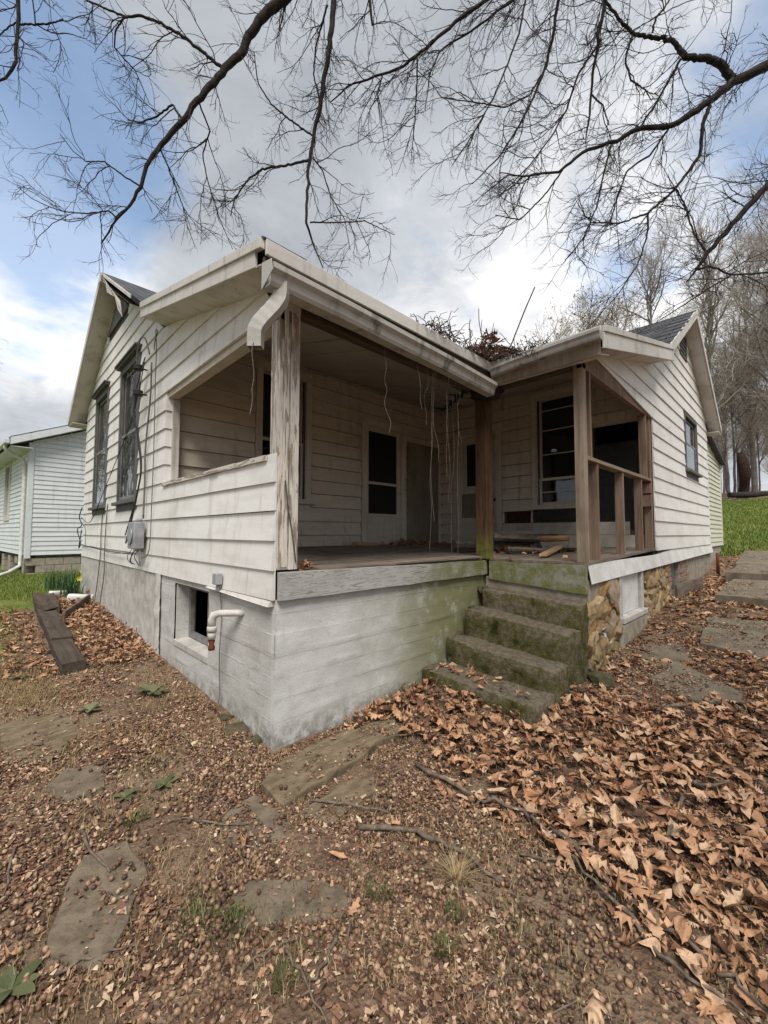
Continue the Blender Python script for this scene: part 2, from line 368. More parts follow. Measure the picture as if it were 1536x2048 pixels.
M['sheath'] = m_simple('wall_sheathing', (.085,.07,.055), (.05,.04,.03), 8)
M['blackrot'] = m_simple('black_rot', (.018,.016,.014), (.035,.03,.024), 18, .9, .9, .02)
M['rust'] = m_simple('rust', (.16,.05,.03), (.09,.035,.02), 25, .9)
M['galv'] = m_simple('galvanised_box', (.36,.375,.39), (.25,.26,.27), 9, .5, .15, .003, .4, .25)
M['cable'] = m_simple('black_cable', (.02,.02,.021), (.035,.034,.033), 20, .6)
M['cable_grey'] = m_simple('grey_cable', (.17,.16,.15), (.10,.095,.09), 20, .7)
M['pvc'] = m_simple('white_pvc', (.66,.65,.62), (.5,.48,.44), 10, .45)
M['plywood'] = m_simple('dirty_panel', (.24,.21,.165), (.17,.145,.11), 3, .8, .2, .004, .2, 0., (1,1,.4))
M['redboard'] = m_simple('dark_red_board', (.055,.022,.018), (.03,.015,.012), 6)
M['board_in'] = m_simple('loose_panel', (.46,.43,.38), (.34,.31,.26), 4, .7)
M['mortar'] = m_simple('mortar', (.33,.29,.23), (.22,.19,.145), 9, .95, .8, .015)
M['plaster'] = m_simple('plaster_grey', (.50,.48,.445), (.37,.35,.32), 7, .9, .6, .01)
M['vent_white'] = m_simple('white_panel', (.66,.65,.63), (.54,.53,.5), 5, .6, .15)
M['block'] = m_simple('concrete_block', (.36,.32,.26), (.26,.235,.19), 10, .95, .5)
M['brick'] = m_simple('old_brick', (.30,.20,.15), (.20,.13,.10), 12, .95, .5)
M['flag'] = m_simple('flagstone', (.185,.145,.105), (.115,.088,.062), 13, .97, .9, .012)
M['flag_b'] = m_simple('flagstone_brown', (.195,.15,.098), (.115,.086,.054), 8, .95, .7, .012, .2, 0., (1,3,1))
M['slab'] = m_simple('slab_grey', (.185,.155,.115), (.12,.098,.072), 5, .95, .5, .008)
M['vine'] = m_simple('dry_vine', (.17,.14,.115), (.09,.07,.055), 30, .9)
M['vine_dark'] = m_simple('dark_vine', (.13,.10,.085), (.08,.055,.05), 30, .9)
M['stick'] = m_simple('stick_bark', (.19,.15,.115), (.09,.07,.052), 28, .95, .7, .004)
M['bark'] = m_simple('oak_bark', (.050,.044,.040), (.026,.022,.020), 14, .95, .9, .02, .15)
M['twig'] = m_simple('oak_twig', (.060,.048,.043), (.035,.027,.025), 10, .9, .2, .002, .15)
M['bark_far'] = m_simple('far_bark', (.20,.18,.165), (.13,.115,.105), 3, .95, .5, .02, .1)
M['twig_far'] = m_simple('far_twig', (.42,.38,.35), (.30,.27,.245), 2, .95, .1, .002, .1)
M['snag'] = m_simple('dead_trunk', (.05,.028,.02), (.022,.014,.011), 6, .95, .9, .03)
M['moss_stone'] = m_simple('mossy_stone', (.10,.085,.055), (.05,.05,.02), 14, .95, .9, .015)
def m_stone():
    t = NT('fieldstone'); r = t.rand(); n = t.noise(16, 6, .65)
    c = t.ramp(r, [(0,(.28,.165,.065)),(.3,(.34,.23,.11)),(.55,(.36,.28,.17)),(.8,(.20,.115,.055)),(1,(.30,.25,.185))])
    c = t.mix(t.maprange(n, .42, .68, 0, .75), c, (.17,.115,.06)); c = t.mix(t.maprange(t.noise(7,3,.5), .62, .75, 0, .6), c, (.52,.47,.38))
    z = t.xyz()[2]; c = t.mix(t.math('MULTIPLY', t.maprange(z, -.75, -1.05), t.maprange(n, .35, .6)), c, (.075,.075,.025))
    t.bump(n, .7, .012); return t.fin(c, .85, .25)
M['stone'] = m_stone()
def m_glass():
    t = NT('window_glass'); t.b.inputs['Base Color'].default_value = (.9,.95,.95,1); t.b.inputs['Transmission Weight'].default_value = 1; t.b.inputs['Roughness'].default_value = .02; t.b.inputs['IOR'].default_value = 1.52
    n = t.noise(2.2, 2, .5); t.bump(n, .10, .02); return t.m
M['glass'] = m_glass()
def m_screen():
    t = NT('door_screen'); return t.fin((.012,.011,.011), .6, .3)
M['screen'] = m_screen()
def m_leaf(name, use_attr=True, dark=1.0):
    t = NT(name); r = t.attr('rnd'); n = t.noise(26, 6, .7)
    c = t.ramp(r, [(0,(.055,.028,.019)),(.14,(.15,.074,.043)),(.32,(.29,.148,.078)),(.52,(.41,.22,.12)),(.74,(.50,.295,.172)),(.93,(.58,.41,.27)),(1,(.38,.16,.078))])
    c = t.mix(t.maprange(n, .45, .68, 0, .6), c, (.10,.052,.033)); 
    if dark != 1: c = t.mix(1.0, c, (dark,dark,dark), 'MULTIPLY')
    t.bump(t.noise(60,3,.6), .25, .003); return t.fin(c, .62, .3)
M['leaf'] = m_leaf('oak_leaf'); M['leaf_dark'] = m_leaf('oak_leaf_shaded', True, .42)  # second one is a darkened copy, shade between leaves put into its colour
def m_acorn():
    t = NT('acorn_shell'); r = t.attr('rnd'); c = t.ramp(r, [(0,(.040,.022,.015)),(.35,(.11,.058,.036)),(.6,(.21,.122,.073)),(.82,(.35,.23,.14)),(1,(.50,.375,.25))]); n = t.noise(120, 3, .6)
    c = t.mix(t.maprange(n, .5, .8, 0, .5), c, (.06,.035,.022)); return t.fin(c, .45, .4)
M['acorn'] = m_acorn()
def m_chip():
    t = NT('litter_chip'); r = t.attr('rnd'); c = t.ramp(r, [(0,(.045,.025,.018)),(.3,(.13,.068,.044)),(.6,(.25,.145,.092)),(.84,(.43,.29,.19)),(1,(.64,.51,.37))]); return t.fin(c, .8, .2)
M['chip'] = m_chip()
def m_straw():
    t = NT('dry_grass'); r = t.attr('rnd'); c = t.ramp(r, [(0,(.22,.15,.075)),(.5,(.38,.28,.15)),(.8,(.50,.39,.23)),(1,(.20,.19,.07))]); return t.fin(c, .8, .2)
M['straw'] = m_straw()
def m_grass(name, cols):
    t = NT(name); r = t.attr('rnd'); c = t.ramp(r, cols); return t.fin(c, .6, .25)
def m_lawn():
    t = NT('lawn_grass'); c = t.ramp(t.attr('rnd'), [(0,(.06,.095,.016)),(.45,(.12,.185,.028)),(.8,(.18,.235,.05)),(1,(.34,.29,.13))]); n = t.noise(.9, 6, .65)
    c = t.mix(t.maprange(n, .44, .66, 0, .5), c, (.21,.21,.06)); return t.fin(c, .65, .2)
M['grass'] = m_lawn()
M['daff'] = m_grass('daffodil_leaf', [(0,(.02,.05,.02)),(.6,(.045,.10,.04)),(1,(.09,.16,.07))])
M['weed'] = m_grass('weed_leaf', [(0,(.04,.06,.015)),(.6,(.08,.11,.03)),(1,(.16,.17,.07))])
M['weed_dull'] = m_grass('mullein_leaf', [(0,(.06,.075,.03)),(.6,(.11,.115,.055)),(1,(.17,.165,.095))])
M['yellow'] = m_simple('daffodil_petal', (.75,.62,.05), (.6,.5,.03), 30, .6)
M['bud'] = m_grass('spring_bud', [(0,(.13,.10,.03)),(.6,(.23,.18,.06)),(1,(.32,.26,.10))])
M['ever'] = m_grass('evergreen', [(0,(.015,.03,.012)),(.6,(.035,.06,.025)),(1,(.06,.09,.04))])
def m_ground():
    t = NT('soil'); p = t.xyz(); n = t.noise(1.3, 6, .6); n2 = t.noise(7, 6, .65); n3 = t.noise(40, 5, .7); v = t.voro(55)
    c = t.mix(t.maprange(n2, .35, .68), (.14,.09,.06), (.25,.175,.12)); c = t.mix(t.maprange(n3, .5, .72, 0, .8), c, (.07,.045,.032)); c = t.mix(t.maprange(n, .45, .7, 0, .7), c, (.27,.195,.135))
    c = t.mix(t.maprange(v, .18, .05, 0, .55), c, (.24,.165,.11))
    # turf on the left yard and on the hill beyond the house
    lx = t.math('ADD', p[1], t.math('MULTIPLY', n, 1.6)); gl = t.math('MULTIPLY', t.maprange(lx, 6.2, 7.2), t.math('LESS_THAN', p[0], 3.0))
    gl2 = t.math('MULTIPLY', t.maprange(t.math('ADD', t.math('MULTIPLY', p[0], -1.0), t.math('MULTIPLY', n, .8)), 1.45, 1.75), t.maprange(p[1], 2.3, 4.0))
    hx = t.math('ADD', p[0], t.math('MULTIPLY', n, 1.2)); gr = t.math('MULTIPLY', t.maprange(hx, 12.4, 13.6), t.maprange(p[0], 31.5, 29.5))
    g = t.math('MAXIMUM', t.math('MAXIMUM', gl, gl2), gr)
    gc = t.mix(t.maprange(t.noise(.9,6,.65), .4, .62), (.11,.165,.028), (.19,.20,.055)); gc = t.mix(t.maprange(n3, .5, .75, 0, .6), gc, (.05,.075,.015))
    c = t.mix(g, c, gc)
    t.bump(t.math('ADD', t.math('ADD', n2, t.math('MULTIPLY', n3, .8)), t.math('MULTIPLY', v, .5)), .9, .03); return t.fin(c, .97, .15)
M['ground'] = m_ground()
# ------------------------------------------------------------------ terrain sheet
def make_ground():
    def axis(lo, hi, fine0, fine1, st, big):
        a = [fine0]
        while a[-1] < fine1: a.append(a[-1]+st)
        q = st
        while a[-1] < hi: q = min(q*1.25, big); a.append(a[-1]+q)
        b = [fine0]; q = st
        while b[-1] > lo: q = min(q*1.25, big); b.append(b[-1]-q)
        return np.array(b[:0:-1]+a)
    xs = axis(-500, 800, -2.0, 4.2, .045, 25.); ys = axis(-600, 700, -3.2, 3.0, .045, 25.)
    X, Y = np.meshgrid(xs, ys, indexing='ij')
    r = np.hypot(X, Y); Z = gz(np.clip(X, -45, 75), np.clip(Y, -60, 60))
    Zs = Z + np.where(r > 75, np.clip((r-75)*.004, 0, 2), 0)
    for i in range(len(xs)):
        if -2.6 < xs[i] < 7:
            for j in range(len(ys)):
                if -4 < ys[j] < 8: Zs[i,j] += .018*mnoise.noise((xs[i]*2.1, ys[j]*2.1, 0)) + .008*mnoise.noise((xs[i]*9, ys[j]*9, 3))
    n, m = X.shape; idx = np.arange(n*m).reshape(n, m)
    q = np.stack([idx[:-1,:-1], idx[1:,:-1], idx[1:,1:], idx[:-1,1:]], -1).reshape(-1, 4)
    F = np.concatenate([q[:,[0,1,2]], q[:,[0,2,3]]])
    me = raw_mesh('ground', np.stack([X.ravel(), Y.ravel(), Zs.ravel()], 1), F, M['ground'])
    return tag(link('ground', me), kind='structure')
make_ground()

# ------------------------------------------------------------------ the house
A_, B_, Y1, X2, YL, XR = 2.62, 1.09, 2.55, 5.14, 7.40, 9.81
ROW = .203
house = thing('house', (2.5, 2.5, -1.2), 'weathered white clapboard house with an open corner porch and two gables', 'house')
FL = lambda s, z, o: (-o, s, z)             # left facade, s runs along Y
FI = lambda s, z, o: (s, Y1-o, z)           # porch back wall beside the left wing
FII = lambda s, z, o: (X2-o, s, z)          # porch back wall of the right wing
FR = lambda s, z, o: (s, -B_-o, z)          # right facade
def z_main1(y): return 4.28 - .61*abs(y-4.95)
def z_main2(x): return 2.785 + .61*(x-5.12) if x < 7.475 else 2.785+.61*2.355-.61*(x-7.475)
def z_sh1(y): return 2.135 + .26*y
def z_sh2(x): return 1.454 + .26*x
TH = .155
def clap_mesh(fr, s0b, s1b, s0t, s1t, zb, zt, wob=1.0, lip=.027):
    gap = .0065 if lip > .03 else .0022
    n = max(1, int(max(s1b-s0b, s1t-s0t)/.55)); mb = MB(); V = []
    jz = random.uniform(-.0025, .0025); tilt = random.uniform(-.003, .003)
    for i in range(n+1):
        t = i/n; sb = s0b+(s1b-s0b)*t; st = s0t+(s1t-s0t)*t
        w = wob*.0035*mnoise.noise((sb*1.7, zb*5.1, 3.3)); dz = jz + tilt*(t-.5)
        V += [fr(sb, zb+gap*.5+dz, lip+w), fr(st, zt-gap*.5, .010), fr(st, zt-gap*.5, .004), fr(sb, zb+gap*.5+dz, .004)]
    F = []
    for i in range(n):
        a, b = i*4, i*4+4
        F += [(a,b,b+1,a+1), (a+1,b+1,b+2,a+2), (a+2,b+2,b+3,a+3), (a+3,b+3,b,a)]
    F += [(0,1,2,3), (n*4+3,n*4+2,n*4+1,n*4)]
    return mb.add(V, F)
def sub_intervals(s0, s1, cuts):
    iv = [(s0, s1)]
    for c0, c1 in cuts:
        nv = []
        for a, b in iv:
            if c1 <= a or c0 >= b: nv.append((a, b)); continue
            if c0 > a: nv.append((a, c0))
            if c1 < b: nv.append((c1, b))
        iv = nv
    return iv
def side_wall(fr, parent, mat, z0, ztop, sl, sr, holes, row=ROW, joints=True, lip=.027):
    """rows of clapboard; sl(z), sr(z) bound the wall, holes = (s0,s1,z0,z1)"""
    z = z0
    while z < ztop-.02:
        zt = min(z+row, ztop)
        a0, a1, b0, b1 = sl(z), sl(zt), sr(z), sr(zt)
        if b0-a0 < .05: break
        if b1 < a1: a1 = b1 = (a1+b1)/2
        cuts = [(h[0], h[1]) for h in holes if min(zt, h[3]-.05)-max(z, h[2]+.05) > 0]
        lo, hi = min(a0, a1), max(b0, b1)
        for u, v in sub_intervals(lo, hi, cuts):
            pieces = [(u, v)]
            if joints and v-u > 2.6 and random.random() < .75:
                k = u + (v-u)*random.uniform(.3, .7); pieces = [(u, k-.001), (k+.001, v)]
            for p, q in pieces:
                mbp = clap_mesh(fr, max(p, a0) if p <= lo+1e-6 else p, min(q, b0) if q >= hi-1e-6 else q, max(p, a1), min(q, b1), z, zt, 1.0, lip)
                mbp.build('siding_board', mat, parent)
        z = zt
def wall_block(name, fr, parent, mat, s0, s1, z0, z1, holes, depth=.12, poly=None):
    """backing wall with openings"""
    S = sorted({s0, s1} | {min(max(h[i], s0), s1) for h in holes for i in (0, 1)}); Z = sorted({z0, z1} | {min(max(h[i], z0), z1) for h in holes for i in (2, 3)})
    mb = MB()
    for a, b in zip(S[:-1], S[1:]):
        for c, d in zip(Z[:-1], Z[1:]):
            if any(h[0] <= a+1e-6 and h[1] >= b-1e-6 and h[2] <= c+1e-6 and h[3] >= d-1e-6 for h in holes): continue
            mb.hexa([fr(a,c,0), fr(b,c,0), fr(b,c,-depth), fr(a,c,-depth), fr(a,d,0), fr(b,d,0), fr(b,d,-depth), fr(a,d,-depth)])
    if poly: 
        q = [Vector(fr(s, z, 0)) for s, z in poly]; d = Vector(fr(0,0,-depth))-Vector(fr(0,0,0)); mb.prism(q, d)
    return mb.build(name, mat, parent, weld=True)

# openings
W_L = [(3.62, 4.50, .72, 2.58), (5.48, 6.36, .72, 2.58)]
PORCH_L = (.17, 2.42, .78, 1.76)
WIN_I = (1.20, 1.90, .74, 2.50); DOOR_I = (3.08, 3.92, .04, 2.07)
DOOR_II = (1.30, 2.14, .06, 2.12); WIN_II = (-.22, .54, .72, 2.50); OPEN_II = (-1.0, -.33, .30, 1.87); HOLE_II = (-.30, .62, .43, .66); HOLE_IIb = (.68, 1.13, .43, .62)
WIN_R = (7.42, 8.48, 1.42, 2.36)
# backing walls
wl_ = wall_block('wall', FL, house, M['sheath'], .118, YL, -.2, 1.90, W_L+[(.118,2.44,.76,1.90),(3.62,4.50,.72,1.90),(5.48,6.36,.72,1.90)])
tag(wl_, 'long white clapboard wall of the left wing with two tall windows')
wall_block('gable_wall', FL, wl_, M['sheath'], 2.44, YL, 1.90, 2.58, [(3.62,4.50,1.90,2.58),(5.48,6.36,1.90,2.58)], poly=[(2.5,2.581),(YL,2.581),(4.95,4.08)])
wI = wall_block('wall', FI, house, M['sheath'], .12, X2, -.05, 2.75, [WIN_I, DOOR_I])
wII = wall_block('wall', FII, house, M['sheath'], -B_+.02, Y1, -.05, 2.75, [DOOR_II, WIN_II, OPEN_II, HOLE_II, HOLE_IIb])
wR = wall_block('wall', FR, house, M['sheath'], X2+.125, XR, -.12, 2.50, [WIN_R], poly=[(5.27,2.501),(XR,2.501),(7.475,4.02)])
tag(wR, 'white clapboard gable wall of the right wing with one small window')
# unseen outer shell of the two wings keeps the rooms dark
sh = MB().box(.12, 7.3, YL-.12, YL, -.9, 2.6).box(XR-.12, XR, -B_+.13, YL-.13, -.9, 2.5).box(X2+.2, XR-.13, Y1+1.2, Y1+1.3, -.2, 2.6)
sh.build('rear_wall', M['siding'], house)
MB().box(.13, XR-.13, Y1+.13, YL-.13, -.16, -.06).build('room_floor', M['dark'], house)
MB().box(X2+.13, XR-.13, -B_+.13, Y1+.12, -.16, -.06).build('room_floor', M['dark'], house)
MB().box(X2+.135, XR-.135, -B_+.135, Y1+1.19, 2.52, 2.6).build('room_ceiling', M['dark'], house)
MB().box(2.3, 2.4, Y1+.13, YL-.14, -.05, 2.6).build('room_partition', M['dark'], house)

# siding of the four faces
def sl_left(z):
    if z <= 1.76: return .0
    s = (z-(z_sh1(0)-TH))/.26
    return max(0.0, min(s, 2.5) if z < z_sh1(2.5)-TH else 4.95-(z_main1(4.95)-TH-.05-z)/.61)
def sr_left(z): return min(YL, 4.95+(z_main1(4.95)-TH-.05-z)/.61)
side_wall(FL, wl_, M['siding'], -.204, 4.02, sl_left, sr_left, [(h[0]-.1, h[1]+.1, h[2]-.05, h[3]+.03) for h in W_L] + [(-.1, 2.437, .78, 1.76), (4.3, 5.6, 3.52, 4.4)])
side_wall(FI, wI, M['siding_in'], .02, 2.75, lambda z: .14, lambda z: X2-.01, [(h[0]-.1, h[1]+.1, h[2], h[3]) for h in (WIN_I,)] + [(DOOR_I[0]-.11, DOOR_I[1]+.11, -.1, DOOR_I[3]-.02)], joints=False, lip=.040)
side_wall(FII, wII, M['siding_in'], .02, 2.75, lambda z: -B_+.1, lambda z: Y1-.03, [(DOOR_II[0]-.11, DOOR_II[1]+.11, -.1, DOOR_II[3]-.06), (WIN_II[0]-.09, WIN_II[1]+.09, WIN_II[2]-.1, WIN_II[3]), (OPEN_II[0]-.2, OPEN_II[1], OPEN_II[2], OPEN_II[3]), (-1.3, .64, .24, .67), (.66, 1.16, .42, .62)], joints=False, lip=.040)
def sl_right(z):
    if z <= 1.855: return X2
    s = (z-(1.454-TH))/.26
    return max(A_, s) if z < z_sh2(5.12)-TH else max(5.12, 7.475-(z_main2(7.475)-TH-.04-z)/.61)
def sr_right(z): return min(XR, 7.475+(z_main2(7.475)-TH-.04-z)/.61)
side_wall(FR, wR, M['siding'], .025, 1.852, sl_right, sr_right, [(WIN_R[0]-.08, WIN_R[1]+.08, WIN_R[2], WIN_R[3])])
side_wall(FR, wR, M['siding'], 1.852, 3.95, sl_right, sr_right, [(WIN_R[0]-.08, WIN_R[1]+.08, WIN_R[2], WIN_R[3]), (7.2, 7.75, 3.45, 4.3)])
# header panels over the porch openings (behind the siding)
MB().prism([FL(.0,1.765,0), FL(2.44,1.765,0), FL(2.5,2.60,0), FL(.0,1.955,0)], (.10,0,0)).build('porch_header', M['trim_in'], wl_)
MB().prism([FR(A_+.0,1.853,0), FR(X2+.12,1.853,0), FR(X2+.12,2.58,0), FR(A_,1.96,0)], (0,.055,0)).build('porch_header', M['stud'], wR)
# half wall of the porch, back face, and its capping
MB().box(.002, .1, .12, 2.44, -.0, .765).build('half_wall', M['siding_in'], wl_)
cap = MB(); N = 14
for i in range(N):
    y0, y1 = .0+.12+2.32*i/N, .12+2.32*(i+1)/N; dz = .006*mnoise.noise((i*.8, 0, 0)); o = .035+.012*mnoise.noise((i*1.9, 5, 0))
    cap.box(-o, .115, y0, y1, .768+dz, .806+dz)
cap.build('rail_cap', M['peel_rail'], house, weld=True)
bar('jamb_board', M['trim'], house, .045, .125, 2.40, 2.438, .806, 1.76)
for k in range(5):   # short corner returns of the clapboards beside the opening
    z = .81+ROW*k-.004
    MB().hexa([(-.027,2.412,z+.004),(.085,2.412,z+.004),(.085,2.438,z+.004),(-.027,2.438,z+.004),(-.012,2.426,z+ROW),(.085,2.426,z+ROW),(.085,2.438,z+ROW),(-.012,2.438,z+ROW)]).build('corner_return', M['siding'], wl_)
# flared bottom edge boards
fb = MB(); n = 30
for (fr, s0, s1, zt, zb, o0) in ((FR, A_+.0, XR+.12, -.03, -.215, .03),):
    V = []
    for i in range(n+1):
        s = s0+(s1-s0)*i/n; k = .02*mnoise.noise((s*.7, 2, 0)); ft = zt+.006*mnoise.noise((s*.8,7,0)) + (.05 if s > 5.2 else .0)*min(1,(s-5.2)); zz = zb+.02*(s-s0)/2
        V += [fr(s, ft, .012), fr(s, zz, .044+k*.4), fr(s, zz, .038+k*.4), fr(s, ft, .006)]
    F = []
    for i in range(n):
        a = i*4; b = a+4; F += [(a,b,b+1,a+1),(a+1,b+1,b+2,a+2),(a+2,b+2,b+3,a+3),(a+3,b+3,b,a)]
    F += [(0,1,2,3),(n*4+3,n*4+2,n*4+1,n*4)]; fb.add(V, F)
fb.build('skirt_board', M['vent_white'], house)
MB().hexa([FL(.02,-.245,.05), FL(1.1,-.212,.05), FL(1.1,-.212,.0), FL(.02,-.245,.0), FL(.02,-.208,.03), FL(1.1,-.205,.03), FL(1.1,-.205,.0), FL(.02,-.208,.0)]).build('sill_strip', M['trim'], house)

# ---------------------------------------------------------------- roofs
def roof(name, poly, zf, th, mat, parent=house):
    top = [(x, y, zf(x, y)) for x, y in poly]
    return MB().prism([(x, y, z-th) for x, y, z in top], (0, 0, th)).build(name, mat, parent)
XE = -.255
rf1 = roof('porch_roof', [(XE,-.25),(2.37,-.25),(5.12,2.5),(XE,2.5)], lambda x,y: z_sh1(y), .045, M['shingle'])
rf2 = roof('porch_roof', [(2.37,-.25),(2.37,-1.35),(5.12,-1.35),(5.12,2.5)], lambda x,y: z_sh2(x), .045, M['shingle'])
rm1 = roof('main_roof', [(XE,2.5),(5.12,2.5),(7.475,4.855),(7.475,4.95),(XE,4.95)], lambda x,y: z_main1(y), .06, M['shingle'])
roof('main_roof', [(XE,4.95),(7.475,4.95),(7.475,7.8),(XE,7.8)], lambda x,y: z_main1(y), .06, M['shingle'])
rm2 = roof('main_roof', [(5.12,-1.31),(7.475,-1.31),(7.475,4.855),(5.12,2.5)], lambda x,y: z_main2(x), .06, M['shingle'])
roof('main_roof', [(7.475,-1.31),(10.15,-1.31),(10.15,7.8),(7.475,7.8)], lambda x,y: z_main2(x), .06, M['shingle'])
# shingle courses along the visible slope of the right wing
for k in range(17):
    x0 = 5.14+.135*k
    if x0 > 7.4: break
    for j in range(6):
        y0 = -1.33+.6*j+(.3 if k % 2 else 0)+random.uniform(-.02,.02); y1 = y0+.592; z0 = z_main2(x0)+.014; z1 = z_main2(x0+.15)+.004; h = random.uniform(0,.006)
        MB().hexa([(x0,y0,z0-.012),(x0+.15,y0,z1-.004),(x0+.15,y1,z1-.004),(x0,y1,z0-.012),(x0,y0,z0+h),(x0+.15,y0,z1),(x0+.15,y1,z1),(x0,y1,z0+h)]).build('shingle', M['shingle'], rm2)
# ragged shingle tabs along the lower porch rakes
for k in range(16):
    y = -.26+.17*k; MB().hexa([(XE-.02,y,z_sh1(y)+.002),(XE+.3,y,z_sh1(y)+.002),(XE+.3,y+.2,z_sh1(y+.2)+.002),(XE-.02,y+.2,z_sh1(y+.2)+.002),(XE-.02,y,z_sh1(y)+.016),(XE+.3,y,z_sh1(y)+.016),(XE+.3,y+.2,z_sh1(y+.2)+.004),(XE-.02,y+.2,z_sh1(y+.2)+.004)]).build('shingle', M['shingle'], rf1)
def rake(name, p0, p1, h0, h1, d, mat, parent=house, bevel=.004):
    """board following a slope; p0,p1 top corners, hangs from -h0 to -h1, thickness vector d"""
    a, b = Vector(p0), Vector(p1); dz = lambda h: Vector((0,0,-h))
    return MB().prism([a+dz(h0), b+dz(h0), b+dz(h1), a+dz(h1)], d).build(name, mat, parent, bevel)
# left gable and porch rake
rake('rake_board', (XE,4.95,z_main1(4.95)), (XE,7.8,z_main1(7.8)), .0, .15, (-.022,0,0), M['trim'])
rake('rake_board', (XE,4.95,z_main1(4.95)), (XE,3.05,z_main1(3.05)), .0, .05, (-.022,0,0), M['trim'])
rake('rake_board', (XE,-.25,z_sh1(-.25)), (XE,2.52,z_sh1(2.52)), -.004, .062, (-.034,0,0), M['trim'])
rake('rake_board', (XE,-.16,z_sh1(-.16)), (XE,2.54,z_sh1(2.54)), .06, .165, (-.02,0,0), M['trim'])
# torn trim strip hanging under the gable peak
V = []; F = []; n = 16
for i in range(n+1):
    t = i/n; y = 4.90-1.35*t; z = z_main1(y)-.055-.10*t*t; w = .13+.10*mnoise.noise((t*6,1,0)) + .05*t; o = XE-.03-.05*math.sin(t*3)*t
    if t > .86: w *= .7; z -= .16*(t-.86)/.14
    V += [(o, y, z), (o+.03+.03*math.sin(t*9), y-.03, z-w*(.55+.45*random.random()))]
for i in range(n): F.append((2*i, 2*i+2, 2*i+3, 2*i+1))
tt = MB().add(V, F).build('torn_trim', M['trim'], house); sm = tt.modifiers.new('s','SOLIDIFY'); sm.thickness = .004; tag(tt, 'torn peeling trim strip curling down below the gable peak')
# soffits
MB().prism([(XE,4.95,z_main1(4.95)-TH),(XE,7.8,z_main1(7.8)-TH),(-.003,7.8,z_main1(7.8)-TH),(-.003,4.95,z_main1(4.95)-TH)], (0,0,.012)).build('soffit', M['soffit'], house)
MB().prism([(XE,3.2,z_main1(3.2)-TH+.02),(XE,4.95,z_main1(4.95)-TH),(-.003,4.95,z_main1(4.95)-TH),(-.003,3.2,z_main1(3.2)-TH+.02)], (0,0,.012)).build('soffit', M['rail_dark'], house)
MB().prism([(XE+.001,-.2,z_sh1(-.2)-TH+.005),(XE+.001,2.54,z_sh1(2.54)-TH+.005),(-.003,2.54,z_sh1(2.54)-TH-.01),(-.003,-.2,z_sh1(-.2)-TH-.01)], (0,0,.01)).build('soffit', M['soffit'], house)
MB().prism([(XE,7.8,z_main1(7.8)-.15),(8,7.8,z_main1(7.8)-.15),(8,7.41,z_main1(7.8)-.15),(XE,7.41,z_main1(7.8)-.15)], (0,0,.012)).build('soffit', M['soffit'], house)
MB().box(XE,8,7.8,7.82,z_main1(7.8)-.16,z_main1(7.8)-.01).build('fascia_board', M['trim'], house)
MB().box(XE,8,7.822,7.92,z_main1(7.8)-.12,z_main1(7.8)-.02).build('gutter', M['gutter'], house)
# porch eave: drip board, fascia, sagging gutter
rake('drip_board', (XE,-.25,z_sh1(-.25)), (2.40,-.25,z_sh1(-.25)-.012), .0, .10, (0,-.022,0), M['trim'])
rake('fascia_board', (XE,-.24,z_sh1(-.25)), (2.42,-.24,z_sh1(-.25)), .10, .235, (0,.02,0), M['rail_dark'])
MB().prism([(XE+.26,-.22,1.845),(2.40,-.22,1.845),(2.40,.0,1.905),(XE+.26,.0,1.905)], (0,0,.01)).build('soffit', M['soffit'], house)
def gutter(name, pts, outv, w, h, mat):
    """open trough of K profile swept along pts, outv = outward direction"""
    prof = [(.0,.0),(w*.62,.0),(w*.72,h*.18),(w*.80,h*.52),(w,h*.72),(w,h),(w-.012,h),(w-.012,h-.014),(w-.006,h-.008),(w-.006,h*.74),(w*.77,h*.54),(w*.68,h*.2),(w*.60,.006),(.006,.006),(.006,h*1.02),(.0,h*1.02)]
    V = []; F = []; k = len(prof); outv = Vector(outv)
    for q in pts:
        for a, b in prof: V.append(Vector(q)+outv*a+Vector((0,0,b)))
    for i in range(len(pts)-1):
        for j in range(k): F.append((i*k+j, i*k+(j+1)%k, (i+1)*k+(j+1)%k, (i+1)*k+j))
    F += [tuple(range(k-1,-1,-1)), tuple((len(pts)-1)*k+j for j in range(k))]
    return MB().add(V, F).build(name, mat, house)
g1_ = gutter('gutter', [(-.275,-.275,1.735),(.3,-.272,1.732),(.9,-.272,1.715),(1.5,-.272,1.70),(2.25,-.272,1.665)], (0,-1,0), .125, .12, M['gutter'])
tag(g1_, 'stained sagging gutter along the left porch eave')
g2_ = gutter('gutter', [(2.345,-1.36,1.935),(2.345,-.9,1.925),(2.345,-.5,1.905),(2.345,-.30,1.89)], (-1,0,0), .085, .085, M['gutter'])
rake('drip_board', (2.37,-.22,2.07), (2.37,-1.35,2.075), .0, .05, (-.02,0,0), M['trim'])
rake('fascia_board', (2.38,-.15,2.07), (2.38,-1.33,2.07), .05, .245, (.02,0,0), M['post_grey'])
MB().prism([(2.385,-.2,1.83),(2.385,-1.33,1.825),(2.62,-1.33,1.89),(2.62,-.2,1.89)], (0,0,.01)).build('soffit', M['soffit'], house)
